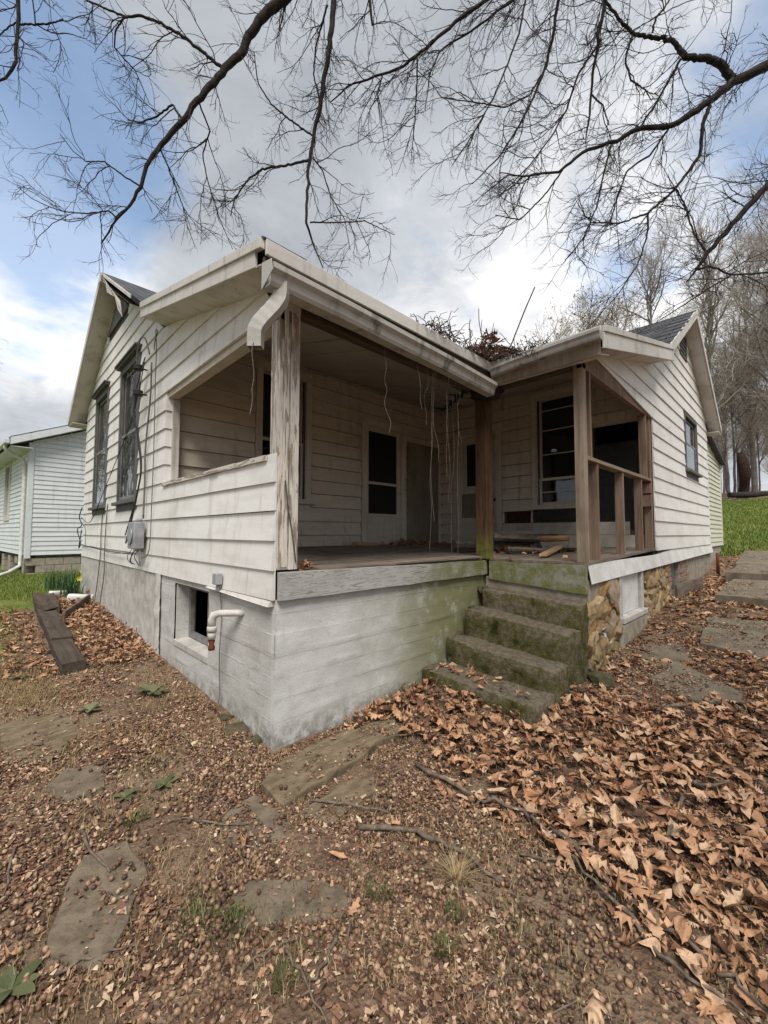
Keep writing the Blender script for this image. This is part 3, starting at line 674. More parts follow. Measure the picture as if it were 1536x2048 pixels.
# gutter end cap, bent flap and downspout elbow
MB().prism([(-.28,-.27,1.73),(-.28,-.40,1.80),(-.28,-.385,1.875),(-.28,-.27,1.90)], (-.004,0,0)).build('gutter_end', M['gutter'], g1_)
DP = []
for i in range(19):
    t = i/18; w = min(1, max(0, (t-.16)/.62)); w = w*w*(3-2*w); DP.append((-.185-.11*w, -.335+.105*w, 1.78-.40*t))
V = []; F = []
for i, q in enumerate(DP):
    rib = .0014*(i % 2) if 3 < i < 15 else 0; hx, hy = .042+rib, .031+rib; c = Vector(q); tg = (Vector(DP[min(i+1,18)])-Vector(DP[max(i-1,0)])).normalized(); ex = Vector((.69,-.72,0)); ex = (ex-tg*ex.dot(tg)).normalized(); ey = tg.cross(ex)
    V += [c-ex*hx-ey*hy, c+ex*hx-ey*hy, c+ex*hx+ey*hy, c-ex*hx+ey*hy]
for i in range(len(DP)-1):
    for j in range(4): F.append((i*4+j, i*4+(j+1)%4, (i+1)*4+(j+1)%4, (i+1)*4+j))
F.append((0,1,2,3)); dsp = MB().add(V, F).build('downspout', M['gutter'], house); tag(dsp, 'short ribbed downspout elbow cut off below the gutter end')
# right wing rakes and soffit
YR = -1.31
rake('rake_board', (7.475,YR,z_main2(7.475)), (5.05,YR,z_main2(5.05)), -.004, .15, (0,-.022,0), M['trim'])
rake('rake_board', (7.475,YR,z_main2(7.475)), (10.15,YR,z_main2(10.15)), -.004, .13, (0,-.022,0), M['trim'])
rake('rake_board', (2.36,-1.352,z_sh2(2.36)), (5.2,-1.352,z_sh2(5.2)), -.004, .055, (0,-.03,0), M['trim'])
rake('rake_board', (2.36,-1.352,z_sh2(2.36)), (5.2,-1.352,z_sh2(5.2)), .057, .20, (0,-.018,0), M['trim'])
MB().prism([(7.475,YR,z_main2(7.475)-TH),(10.15,YR,z_main2(10.15)-TH),(10.15,-B_-.003,z_main2(10.15)-TH),(7.475,-B_-.003,z_main2(7.475)-TH)], (0,0,.012)).build('soffit', M['soffit'], house)
MB().prism([(2.4,-1.34,z_sh2(2.4)-.19),(5.15,-1.34,z_sh2(5.15)-.19),(5.15,-B_-.003,z_sh2(5.15)-.17),(2.4,-B_-.003,z_sh2(2.4)-.17)], (0,0,.01)).build('soffit', M['soffit'], house)
MB().prism([(10.15,YR,z_main2(10.15)-.14),(10.15,7,z_main2(10.15)-.14),(9.82,7,z_main2(10.15)-.14),(9.82,YR,z_main2(10.15)-.14)], (0,0,.012)).build('soffit', M['soffit'], house)
# porch ceiling boards, running up the slope, and rafters over the right part
k = 0; x = .1
while x < 4.95:
    w = random.choice([.28,.34,.42]); y0 = max(.02, x+w-2.62+.05); y1 = 2.5
    if y1-y0 > .1:
        d = random.uniform(.0,.02); MB().hexa([(x,y0,z_sh1(y0)-.10-d),(x+w-.012,y0,z_sh1(y0)-.10-d),(x+w-.012,y1,z_sh1(y1)-.10-d),(x,y1,z_sh1(y1)-.10-d),(x,y0,z_sh1(y0)-.06),(x+w-.012,y0,z_sh1(y0)-.06),(x+w-.012,y1,z_sh1(y1)-.06),(x,y1,z_sh1(y1)-.06)]).build('ceiling_board', M['ceiling'], house)
    x += w
y = -1.07
while y < 2.4:
    w = .34; x0 = max(2.64, y+w+2.62+.02); x1 = 5.12
    if x1-x0 > .1: MB().hexa([(x0,y,z_sh2(x0)-.12),(x1,y,z_sh2(x1)-.12),(x1,y+w-.012,z_sh2(x1)-.12),(x0,y+w-.012,z_sh2(x0)-.12),(x0,y,z_sh2(x0)-.07),(x1,y,z_sh2(x1)-.07),(x1,y+w-.012,z_sh2(x1)-.07),(x0,y+w-.012,z_sh2(x0)-.07)]).build('ceiling_board', M['ceiling'], house)
    y += w
bar('header_beam', M['rail_dark'], house, .16, 2.56, .01, .10, 1.862, 1.972)
bar('header_beam', M['rail_dark'], house, 2.60, 2.70, -1.0, -.07, 1.862, 1.95)

# ---------------------------------------------------------------- porch posts, deck, rails
pz = MB().box(.0,.155,.0,.115,.0,1.862); po = pz.build('porch_post', M['peel'], house, .006); tag(po, 'corner porch post with peeling white paint')
bar('post_casing', M['peel'], po, .035, .075, -.014, -.001, .02, 1.84, .003); bar('post_casing', M['peel'], po, .09, .16, -.012, -.001, .0, 1.85, .003)
bar('post_cap', M['trim'], po, -.006, .162, -.016, .118, 1.84, 1.93, .003)
po1 = bar('porch_post', M['post_brown'], house, 2.55, 2.69, -.07, .07, -.03, 1.862, .008); tag(po1, 'bare brown wood post in the inner corner, green at its foot')
po2 = bar('porch_post', M['post_grey'], house, 2.62, 2.71, -1.09, -1.0, -.02, 1.95, .005)
bar('post_cap', M['post_grey'], po2, 2.608, 2.722, -1.104, -.985, 1.90, 1.985, .003)
def floor_z(x, y): return -.02 + .075*max(min(1, y/2.5), min(1, (x-2.62)/2.5), 0)
y = -B_-.015; i = 0
while y < Y1-.02:
    w = .138; x0 = (-.0 if y > -.02 else 2.60) + random.uniform(-.01,.012); x1 = X2-.005
    if y > -.02 and y < .2: x0 += .0
    n = 5; V = []; F = []; d = random.uniform(-.003,.003); yy = min(y+w-.006, Y1-.01)
    if y < .12 and y > -.02: x0 = .17
    elif y >= .12: x0 = .10
    for q in range(n+1):
        xx = x0+(x1-x0)*q/n; z = floor_z(xx, y)+d
        V += [(xx,y,z),(xx,yy,z),(xx,yy,z-.026),(xx,y,z-.026)]
    for q in range(n):
        a = q*4; b = a+4; F += [(a,b,b+1,a+1),(a+1,b+1,b+2,a+2),(a+2,b+2,b+3,a+3),(a+3,b+3,b,a)]
    F += [(0,1,2,3),(n*4+3,n*4+2,n*4+1,n*4)]
    MB().add(V, F).build('deck_board', M['deck'], house); y += w
# rotten splintered edge boards at the porch lip
for (x0,x1,y0,z0,dy) in ((1.15,2.5,-.028,.0,.05),(.35,1.4,-.020,-.004,.04)):
    V = []; F = []; n = 14
    for q in range(n+1):
        xx = x0+(x1-x0)*q/n; z = z0+.006*mnoise.noise((xx*4,0,0)); e_ = dy*(.55+.6*mnoise.noise((xx*7,2,0)))
        V += [(xx,y0-max(.002,e_*.5),z),(xx,.1,z+.012),(xx,.1,z-.012),(xx,y0-max(.002,e_*.5),z-.014)]
    for q in range(n):
        a = q*4; b = a+4; F += [(a,b,b+1,a+1),(a+1,b+1,b+2,a+2),(a+2,b+2,b+3,a+3),(a+3,b+3,b,a)]
    F += [(0,1,2,3),(n*4+3,n*4+2,n*4+1,n*4)]; MB().add(V, F).build('edge_board', M['deck'], house)
def rim(name, pts_top, pts_bot, d, mat, lab):
    n = 16; V = []; F = []; a0, a1 = map(Vector, pts_top); b0, b1 = map(Vector, pts_bot); d = Vector(d)
    for q in range(n+1):
        t = q/n; k = .006*mnoise.noise((t*7, len(name), a0.x)); T = a0.lerp(a1, t)+Vector((0,0,k)); Bq = b0.lerp(b1, t)+Vector((0,0,.008*mnoise.noise((t*9,4,a0.x))))
        V += [T, Bq, Bq+d, T+d]
    for q in range(n):
        a = q*4; b = a+4; F += [(a,b,b+1,a+1),(a+1,b+1,b+2,a+2),(a+2,b+2,b+3,a+3),(a+3,b+3,b,a)]
    F += [(0,1,2,3),(n*4+3,n*4+2,n*4+1,n*4)]; return tag(MB().add(V, F).build(name, mat, house, .003), lab)
rim('rim_board', [(.006,-.042,-.012),(2.60,-.042,-.045)], [(.006,-.042,-.205),(2.60,-.042,-.20)], (0,.038,0), M['rim'], 'grey grained rim board along the porch front')
rim('rim_board', [(2.578,-.075,-.052),(2.578,-1.10,-.045)], [(2.578,-.075,-.25),(2.578,-1.10,-.315)], (.038,0,0), M['rim_green'], 'green stained rim board above the steps')
MB().box(2.62,X2,-B_-.012,-B_+.06,-.07,-.048).build('edge_plank', M['plank'], house)
# rails and studs of the unfinished right side
for (x0,z0,z1) in ((2.97,-.02,.965),(3.80,.0,.965),(4.57,.01,.965)): bar('stud', M['stud'], house, x0, x0+.042, -1.088, -1.0, z0, z1, .003)
for (x0,z0,z1) in ((2.80,1.0,1.853),(4.86,1.0,1.853)): bar('stud', M['stud'], house, x0, x0+.042, -1.088, -1.0, z0, z1, .003)
bar('stud', M['stud'], house, 5.045, 5.09, -1.088, -1.0, .03, 1.853, .003); bar('stud', M['stud'], house, 5.10, 5.14, -1.085, -.998, .03, 1.853, .003)
bar('stud_block', M['stud'], house, 4.97, 5.044, -1.10, -1.0, .80, .92, .003); bar('stud_block', M['stud'], house, 4.98, 5.044, -1.10, -1.0, .62, .78, .003)
bar('rail', M['rail_wood'], house, 2.71, 5.05, -1.10, -.99, .965, 1.003, .004)

# ---------------------------------------------------------------- windows and doors
def bxf(mb, fr, s0, s1, z0, z1, o0, o1):
    mb.hexa([fr(s0,z0,o0), fr(s1,z0,o0), fr(s1,z0,o1), fr(s0,z0,o1), fr(s0,z1,o0), fr(s1,z1,o0), fr(s1,z1,o1), fr(s0,z1,o1)]); return mb
def ring(fr, s0, s1, z0, z1, w, o0, o1, wt=None, wb=None):
    mb = MB(); wt = w if wt is None else wt; wb = w if wb is None else wb
    bxf(mb, fr, s0, s0+w, z0, z1, o0, o1); bxf(mb, fr, s1-w, s1, z0, z1, o0, o1)
    bxf(mb, fr, s0+w, s1-w, z1-wt, z1, o0, o1); bxf(mb, fr, s0+w, s1-w, z0, z0+wb, o0, o1); return mb
def window(fr, h, casing, sashm, lab, cw=.09, out=.045, crown=False, sill=True, meet=.5, glass=True, bars=(), flush=-.045, apron=True):
    s0, s1, z0, z1 = h
    w = ring(fr, s0-cw, s1+cw, z0-.03, z1+cw, cw, -.03, out, None, .03).build('window', casing, house, .004, weld=True); tag(w, lab)
    zm = z0+(z1-z0)*meet
    for a, b, o in ((z0, zm+.02, flush), (zm-.02, z1, flush-.028)):
        s_ = ring(fr, s0+.002, s1-.002, a+.002, b-.002, .042, o-.028, o).build('sash', sashm, w, .003, weld=True)
        if glass: bxf(MB(), fr, s0+.035, s1-.035, a+.035, b-.035, o-.010, o-.005).build('pane', M['glass'], w)
    if crown:
        mb = MB(); bxf(mb, fr, s0-cw-.03, s1+cw+.03, z1+cw+.005, z1+cw+.035, -.0, out+.05); bxf(mb, fr, s0-cw-.05, s1+cw+.05, z1+cw+.036, z1+cw+.062, 0, out+.075); mb.build('crown_moulding', casing, w, .004)
    if sill: bxf(MB(), fr, s0-cw-.04, s1+cw+.04, z0-.075, z0-.031, -.02, out+.055).build('sill', casing, w, .006)
    if sill and apron: bxf(MB(), fr, s0-cw, s1+cw, z0-.165, z0-.076, .002, min(out-.004, .03)).build('apron', casing, w, .003)
    for b_ in bars: bxf(MB(), fr, s0+.03, s1-.03, b_-.008, b_+.008, -.04, -.028).build('glazing_bar', sashm, w)
    return w
wA = window(FL, W_L[0], M['blackframe'], M['sash'], 'tall dark cased window nearer the porch, cables across it', crown=True, out=.034, flush=.012)
wB = window(FL, W_L[1], M['blackframe'], M['sash'], 'tall dark cased window nearer the far corner', crown=True, out=.034, flush=.012)
wC = window(FI, WIN_I, M['trim_in'], M['trim_in'], 'tall porch window behind the peeling corner post', meet=.46)
wD = window(FII, WIN_II, M['trim_in'], M['trim_in'], 'large porch window with horizontal bars', meet=.24, apron=False, bars=(.93,1.55,1.95,2.28))
wE = window(FR, WIN_R, M['blackframe'], M['sash'], 'small dark framed window in the right gable wall', cw=.05, out=.034, flush=.012)
# dark sheets added behind the porch panes, standing in for the unlit rooms
for fr, h in ((FI, WIN_I), (FII, WIN_II)): bxf(MB(), fr, h[0]-.05, h[1]+.05, h[2]-.05, h[3]+.05, -.19, -.18).build('dark_sheet', M['dark'], house)
# gable vents
MB().prism([FL(4.28,3.56,.03), FL(5.62,3.56,.03), FL(5.52,3.66,.03), FL(4.97,4.0,.03), FL(4.40,3.66,.03)], (.035,0,0)).build('gable_vent', M['blackframe'], house)
vent = ring(FR, 7.18, 7.77, 3.42, 3.86, .04, -.02, .035).build('gable_vent', M['blackframe'], house, weld=True)
for q in range(5): bxf(MB(), FR, 7.22, 7.73, 3.46+.075*q, 3.50+.075*q, -.01, .02).build('slat', M['blackframe'], vent)
bxf(MB(), FR, 7.2, 7.75, 3.44, 3.84, -.03, -.015).build('vent_back', M['dark'], vent)
def door(fr, h, lab, splits, knob_side):
    s0, s1, z0, z1 = h
    d = ring(fr, s0-.1, s1+.1, z0-.03, z1+.10, .1, -.02, .052, .1, .028).build('door', M['trim_in'], house, .004, weld=True); tag(d, lab)
    st = .075; parts = MB()
    bxf(parts, fr, s0+.004, s0+st, z0, z1-.004, -.03, .006); bxf(parts, fr, s1-st, s1-.004, z0, z1-.004, -.03, .006)
    zs = [z0]+[q for q, _ in splits]+[z1-.004]
    bxf(parts, fr, s0+st, s1-st, z1-.09, z1-.004, -.03, .006); bxf(parts, fr, s0+st, s1-st, z0, z0+.06, -.03, .006)
    for q, _ in splits: bxf(parts, fr, s0+st, s1-st, q-.022, q+.022, -.03, .006)
    parts.build('door_leaf', M['trim_in'], d, weld=True)
    lv = [z0+.03]+[q for q, _ in splits]+[z1-.05]; mats = [mm for _, mm in splits]+[None]
    return d, lv, st
dI, lv, st = door(FI, DOOR_I, 'screen door with a dark upper and torn lower screen', [(.56,0),(1.10,0)], 1)
bxf(MB(), FI, DOOR_I[0]+st, DOOR_I[1]-st, .1, .54, -.02, -.008).build('door_panel', M['trim_in'], dI)
for a, b in ((.575,1.08),(1.12,1.985)): bxf(MB(), FI, DOOR_I[0]+st, DOOR_I[1]-st, a, b, -.022, -.018).build('screen', M['screen'], dI)
MB().lathe([(.012,0),(.014,.03),(.025,.045),(.022,.06)], FI(DOOR_I[0]+.04, 1.0, .0), 'Y', 12).build('handle', M['rust'], dI)
dII, lv, st = door(FII, DOOR_II, 'wooden panel door with a narrow glass light, beside the inner post', [(.52,0),(1.02,0)], -1)
bxf(MB(), FII, DOOR_II[0]+st, DOOR_II[1]-st, .1, .50, -.02, -.008).build('door_panel', M['trim_in'], dII)
bxf(MB(), FII, DOOR_II[0]+st, DOOR_II[1]-st, .54, 1.0, -.02, -.008).build('door_panel', M['plywood'], dII)
bxf(MB(), FII, DOOR_II[0]+st, DOOR_II[1]-st, 1.04, 2.04, -.02, -.008).build('door_panel', M['trim_in'], dII)
bxf(MB(), FII, DOOR_II[0]+.2, DOOR_II[1]-.2, 1.14, 1.93, -.009, -.004).build('light', M['screen'], dII)
MB().lathe([(.012,0),(.014,.03),(.03,.045),(.026,.065)], FII(DOOR_II[0]+.04, .86, .06), 'X', 12).build('door_knob', M['rust'], dII)
# plywood sheet leaning in the inner corner, open bay, loose panels
bxf(MB(), FI, 4.08, 4.98, .07, 1.93, .03, .045).build('sheet_panel', M['plywood'], house)
bxf(MB(), FII, HOLE_IIb[0], HOLE_IIb[1], HOLE_IIb[2], HOLE_IIb[3], -.06, -.04).build('backing_board', M['redboard'], house)
bxf(MB(), FII, -.80, 1.15, .24, .425, .004, .03).build('loose_panel', M['board_in'], house)
bxf(MB(), FII, -1.05, .2, .06, .235, .035, .05).build('loose_panel', M['board_in'], house)
bxf(MB(), FII, -1.05, -.28, 1.87, 2.02, .004, .03).build('lintel', M['trim_in'], house)

# ---------------------------------------------------------------- foundations
def relief_wall(name, org, ds, length, z0f, z1, normal, mat, fn, parent=house, st=.035, thick=.2, hole=None):
    """wall face as a fine grid pushed in and out by fn(s,z); z0f(s) = bottom"""
    org, ds, nn = Vector(org), Vector(ds), Vector(normal); ns = max(2, int(length/st)); nz = 64; V = []; F = []
    for i in range(ns+1):
        s = length*i/ns; zb = z0f(s)
        for j in range(nz+1):
            z = zb+(z1-zb)*j/nz; V.append(org+ds*s+nn*fn(s, z)+Vector((0,0,z-org.z)))
    for i in range(ns):
        for j in range(nz):
            s = length*(i+.5)/ns; zb = z0f(s); z = zb+(z1-zb)*(j+.5)/nz
            if hole and hole[0] < s < hole[1] and hole[2] < z < hole[3]: continue
            a = i*(nz+1)+j; F.append((a, a+nz+1, a+nz+2, a+1))
    o = MB().add(V, F, True).build(name, mat, parent)
    return o
def formboards(seed):
    def fn(s, z):
        k = math.floor((z+1.3)/.145); fr_ = (z+1.3)/.145-k
        return .005*mnoise.noise((k*3.7, seed, s*.35)) + (.006 if fr_ < .10 else 0)*(.3+mnoise.noise((s*2.5,k,seed))) + .004*mnoise.noise((s*7, z*9, seed)) + .008*mnoise.noise((s*1.3, z*1.5, seed+4))
    return fn
BW = (1.13, 2.0, -.825, -.262)
fA = relief_wall('foundation', (0,0,0), (1,0,0), 2.62, lambda s: -1.45, -.20, (0,-1,0), M['concrete'], formboards(1.0)); tag(fA, 'board marked concrete foundation below the porch front, green towards the steps')
fB = relief_wall('foundation', (0,0,0), (0,1,0), 2.50, lambda s: -1.45, -.20, (-1,0,0), M['concrete'], formboards(5.0), hole=BW); tag(fB, 'grey concrete foundation with the basement window')
fC = relief_wall('foundation', (-.012,2.50,0), (0,1,0), 4.95, lambda s: -1.4, -.19, (-1,0,0), M['plaster'], lambda s, z: .02*(-.2-z)+.012*mnoise.noise((s*1.5,z*2,9))+.004*mnoise.noise((s*9,z*9,2))+(.02*mnoise.noise((z*6,1,1)) if s < .06 else 0)); tag(fC, 'rendered older foundation under the left wing')
V = []; F = []
for i in range(30):
    z = -1.4+1.2*i/29
    for j in range(5): yy = 2.44+.03*j; V.append((-.018-.030*math.sin(j/4*3.14)*(1+.8*mnoise.noise((z*9,j*.7,3)))-.012*mnoise.noise((z*25,j,1)), yy+.012*mnoise.noise((z*5,1,6)), z))
for i in range(29):
    for j in range(4): F.append((i*5+j,i*5+j+1,i*5+j+6,i*5+j+5))
MB().add(V, F, True).build('mortar_bead', M['plaster'], house)
rw = MB().box(2.60,2.618,-1.08,-.02,-1.2,-.22).build('rubble_wall', M['mortar'], house)
# corner pier covers the joint
MB().box(.002,.2,.002,.2,-1.45,-.215).build('corner_pier', M['concrete'], house)
for q in range(2):
    V = []
    bxf(MB(), FL, BW[0], BW[1], BW[2]-.05, BW[2], -.16, .02 if q else .012).build('basement_sill', M['plaster'], house) if q == 0 else None
bw = ring(FL, BW[0]+.02, BW[1]-.02, BW[2]+.01, BW[3]-.01, .05, -.17, -.13).build('window', M['sash'], house, weld=True); tag(bw, 'small open basement window in the concrete')
bxf(MB(), FL, 1.44, 1.48, BW[2]+.05, BW[3]-.05, -.165, -.125).build('mullion', M['sash'], bw)
bxf(MB(), FL, BW[0]+.02, BW[1]-.02, BW[2], BW[3], -.62, -.60).build('basement_dark', M['dark'], house)
MB().box(.2,5,.25,2.4,-1.3,-1.25).box(.19,.2,.25,1.08,-1.3,-.22).build('basement_floor', M['dark'], house)
bxf(MB(), FL, BW[1]-.02, BW[1]+.0, BW[2], BW[3], -.2, -.01).build('reveal', M['concrete'], house); bxf(MB(), FL, BW[0], BW[0]+.02, BW[2], BW[3], -.2, -.01).build('reveal', M['concrete'], house)
# stone foundation on the right: mortar bed, then one stone at a time
def ico_stone(seed, sub=2):
    bm = bmesh.new(); bmesh.ops.create_icosphere(bm, subdivisions=sub, radius=1.0)
    for v in bm.verts:
        p = v.co.copy(); k = 1+.42*mnoise.noise(p*1.2+Vector((seed*7.1,0,0)))+.26*mnoise.noise(p*2.7+Vector((0,seed*3.3,0)))+.08*mnoise.noise(p*6+Vector((seed,0,0))); v.co = p*k
        v.co.x = math.copysign(abs(v.co.x)**.62, v.co.x); v.co.z = math.copysign(abs(v.co.z)**.62, v.co.z)
    m = bpy.data.meshes.new('stone'); bm.to_mesh(m); bm.free()
    for q in m.polygons: q.use_smooth = False
    return m
STONES = [ico_stone(i) for i in range(9)]
for m in STONES: m.materials.append(M['stone'])
sfw = MB().box(2.62,3.60,-1.07,-.9,-1.35,-.14).box(3.60,4.42,-1.07,-.9,-1.35,-.68).box(4.42,5.95,-1.07,-.9,-1.25,-.13).build('stone_foundation', M['mortar'], house, weld=True)
tag(sfw, 'fieldstone foundation below the right side of the porch')
g0 = ORG[house.name]; placed = []
random.seed(21)
for k in range(2600):
    x = random.choice([random.uniform(2.66,3.50), random.uniform(4.60,5.85)]); z = random.uniform(-1.14+.05*(x-2.4), -.24); r = random.choice([.05,.065,.085,.105,.125])*random.uniform(.85,1.15)
    if x < 2.9 and z > -.42: continue
    if any((x-a)**2+(z-b)**2 < (.60*(r+c))**2 for a, b, c in placed): continue
    placed.append((x, z, r))
    o = link('stone', random.choice(STONES), sfw, Vector((x,-1.075,z))-g0, (random.uniform(-.3,.3),random.uniform(-.8,.8),random.uniform(-.3,.3)), (r*random.uniform(1.0,1.35), r*.50, r*random.uniform(.75,1.1)))
placed = []
MB().prism([(2.625,-1.10,-.18),(3.0,-1.10,-.18),(2.93,-1.105,-.30),(2.90,-1.105,-.40),(2.80,-1.105,-.47),(2.70,-1.105,-.62),(2.625,-1.10,-.66)], (0,.04,0)).build('plaster_patch', M['mortar'], house)
vw = ring(FR, 3.52, 4.46, -.72, -.14, .09, -.1, .02, .05, .07).build('basement_vent', M['plaster'], house, .006, weld=True)
bxf(MB(), FR, 3.62, 4.34, -.645, -.19, -.04, -.015).build('vent_panel', M['vent_white'], vw)
bxf(MB(), FR, 3.52, 4.46, -.72, -.655, .0, .06).build('sill', M['plaster'], vw, .01)
bxf(MB(), FR, 3.46, 4.46, -1.2, -.725, -.0, .05).build('plaster_base', M['mortar'], house, .02)
# brick jambs, dark cellar opening, rear part of the foundation
random.seed(33)
for q in range(9):
    z = -.82+.072*q
    bxf(MB(), FR, 5.86+random.uniform(-.01,.01), 6.02, z, z+.062, -.15, .012+random.uniform(-.008,.008)).build('brick', M['brick'], house, .004)
    for s in range(3): bxf(MB(), FR, 6.74+.205*s+(.1 if q%2 else 0), 6.74+.205*s+.195+(.1 if q%2 else 0), z, z+.062, -.15, .0+random.uniform(-.008,.004)).build('brick', M['brick'], house, .004)
bxf(MB(), FR, 6.0, 6.76, -.95, -.1, -.4, -.38).build('cellar_dark', M['dark'], house)
bxf(MB(), FR, 6.7, 10.0, -1.1, -.11, -.2, -.016).build('foundation', M['mortar'], house)
bxf(MB(), FR, 6.20, 6.42, -.62, -.12, -.06, -.03).build('cellar_door', M['blackframe'], house)
# cream lean-to at the far end of the right wing
lt = wall_block('lean_to_wall', lambda s, z, o: (s, -.98-o, z), house, M['vinyl_y'], 9.95, 12.55, -.05, 2.10, [], poly=[(9.95,2.101),(12.55,2.101),(9.95,2.55)])
side_wall(lambda s, z, o: (s, -.98-o, z), lt, M['vinyl_y'], -.05, 2.5, lambda z: 9.95, lambda z: 12.55 if z < 2.10 else 12.55-(z-2.10)/.173, [], row=.108, joints=False)
bar('corner_board', M['vinyl_y'], lt, 12.55, 12.63, -1.02, -.9, -.05, 2.12); MB().box(9.9,12.6,-.97,-.9,-1.0,-.06).build('lean_to_base', M['block'], house)
roof('lean_to_roof', [(9.7,-1.12),(12.7,-1.12),(12.7,4),(9.7,4)], lambda x,y: 2.60-.173*(x-9.95), .05, M['shingle'])
MB().box(12.4,12.5,-.85,4,-.8,2.1).build('lean_to_wall', M['vinyl_y'], house)

# blackened rotten corner where the two gutters meet
bm = bmesh.new(); bmesh.ops.create_icosphere(bm, subdivisions=3, radius=1.0)
for v in bm.verts:
    p = v.co*1.6; v.co = Vector((2.53,-.10,1.83))+Vector((v.co.x*.15,v.co.y*.16,v.co.z*.09))*(1+.5*mnoise.noise(p))-ORG[house.name]
m = bpy.data.meshes.new('rotten_corner'); bm.to_mesh(m); bm.free(); m.materials.append(M['blackrot']); tag(link('rotten_corner', m, house), 'blackened rotten eave corner above the inner post')
# ------------------------------------------------------------------ concrete steps
st_ = thing('concrete_steps', (2.0,-.55,-1.2), 'crumbling mossy concrete steps climbing to the inner porch corner', 'steps')
def rough_box(name, x0, x1, y0, y1, z0, z1, mat, parent, tilt=0.0, amp=.012, cuts=9, seed=0.0):
    bm = bmesh.new(); bmesh.ops.create_cube(bm, size=1.0)
    for v in bm.verts: v.co = Vector((x0+(v.co.x+.5)*(x1-x0), y0+(v.co.y+.5)*(y1-y0), z0+(v.co.z+.5)*(z1-z0)))
    bmesh.ops.bevel(bm, geom=bm.edges[:], offset=.010, segments=1, affect='EDGES')
    for _ in range(3 if cuts > 6 else 2):
        ed = [e for e in bm.edges if e.calc_length() > .07]
        if ed: bmesh.ops.subdivide_edges(bm, edges=ed, cuts=1, use_grid_fill=True)
    for v in bm.verts:
        p = v.co+Vector((seed,0,0)); d = Vector((mnoise.noise(p*9), mnoise.noise(p*9+Vector((9,0,0))), mnoise.noise(p*9+Vector((0,9,0)))))
        d += .6*Vector((mnoise.noise(p*25), mnoise.noise(p*25+Vector((9,0,0))), mnoise.noise(p*25+Vector((0,9,0)))))
        v.co += d*amp; v.co.z += tilt*(v.co.y-y1)
    bmesh.ops.triangulate(bm, faces=bm.faces[:]); bmesh.ops.recalc_face_normals(bm, faces=bm.faces[:])
    g = ORG[parent.name] if parent is not None else Vector(((x0+x1)/2,(y0+y1)/2,z0))
    for v in bm.verts: v.co -= g
    m = bpy.data.meshes.new(name); bm.to_mesh(m); bm.free(); m.materials.append(mat)
    for q in m.polygons: q.use_smooth = True
    o = link(name, m, parent); ORG[o.name] = g
    if parent is None: o.location = g
    return o
rough_box('step', 2.40, 2.60, -1.10, -.10, -1.3, -.335, M['step'], st_, .05, .014, 9, 1)
rough_box('step', 2.13, 2.42, -1.10, -.06, -1.3, -.515, M['step'], st_, .09, .014, 9, 2)
rough_box('step', 1.86, 2.15, -1.10, -.03, -1.3, -.775, M['step'], st_, .07, .014, 9, 3)
rough_box('step', 1.50, 1.84, -1.11, -.01, -1.25, -.985, M['step'], st_, .03, .012, 9, 4)
for i, (x,y,z,r) in enumerate(((2.50,-.06,-.36,.07),(2.30,-.03,-.54,.05),(2.08,-.02,-.78,.05))):
    o = link('rubble_stone', STONES[i % 9].copy(), st_, Vector((x,y,z))-ORG[st_.name], (i,.3*i,i), (r,r*.8,r*.7)); o.data.materials.clear(); o.data.materials.append(M['moss_stone'])

# ------------------------------------------------------------------ things fixed to the walls
mt = thing('electric_meter_box', (-.09,3.15,.04), 'grey electric meter box with an empty round socket on the left wall', 'meter box')
MB().box(-.055,-.028,3.12,3.42,.02,.36).build('back_plate', M['galv'], mt, .006)
MB().box(-.17,-.056,2.96,3.24,.06,.38).build('box', M['galv'], mt, .012)
MB().lathe([(.10,0),(.10,.012),(.085,.014),(.082,.002)], (-.185,3.10,.215), 'X', 24).build('socket_ring', M['galv'], mt)
MB().lathe([(.082,0),(.08,.004)], (-.1785,3.10,.215), 'X', 24).build('socket', M['screen'], mt)
MB().lathe([(.028,0),(.03,.03),(.024,.04)], (-.10,3.02,.38), 'Z', 12).build('conduit_hub', M['galv'], mt)
def cable(name, pts, r, mat, label, group=None):
    P = []; n = len(pts)
    for i in range(n-1):      # Catmull-Rom
        p0, p1, p2, p3 = (Vector(pts[max(i-1,0)]), Vector(pts[i]), Vector(pts[i+1]), Vector(pts[min(i+2,n-1)]))
        for k in range(5):
            t = k/5; P.append(.5*((2*p1)+(p2-p0)*t+(2*p0-5*p1+4*p2-p3)*t*t+(3*p1-p0-3*p2+p3)*t*t*t))
    P.append(Vector(pts[-1]))
    r = r*.75 if mat in (M['cable'], M['cable_grey']) else r
    return tag(MB().tube(P, r, 6).build(name, mat, org=tuple(P[0])), label, 'cable' if mat in (M['cable'], M['cable_grey']) else 'vine', group)
cable('conduit', [(-.06,3.02,.42),(-.055,3.03,.9),(-.05,3.06,1.3),(-.05,2.92,1.9),(-.055,2.90,2.30)], .013, M['cable_grey'], 'grey conduit rising from the meter box to the service hook')
cable('service_cable', [(-.14,3.45,.12),(-.13,3.30,.35),(-.11,3.10,.75),(-.10,3.02,1.05),(-.10,3.20,1.45),(-.12,3.38,1.75),(-.10,3.34,2.05),(-.09,3.62,2.30),(-.09,3.86,2.42)], .013, M['cable'], 'thick black cable hanging across the nearer window')
cable('service_cable', [(-.16,3.40,.22),(-.12,3.18,.62),(-.10,3.04,.98),(-.11,3.18,1.42),(-.13,3.30,1.80),(-.12,3.18,2.15),(-.10,3.0,2.38)], .009, M['cable'], 'second black cable twisted beside the thick one')
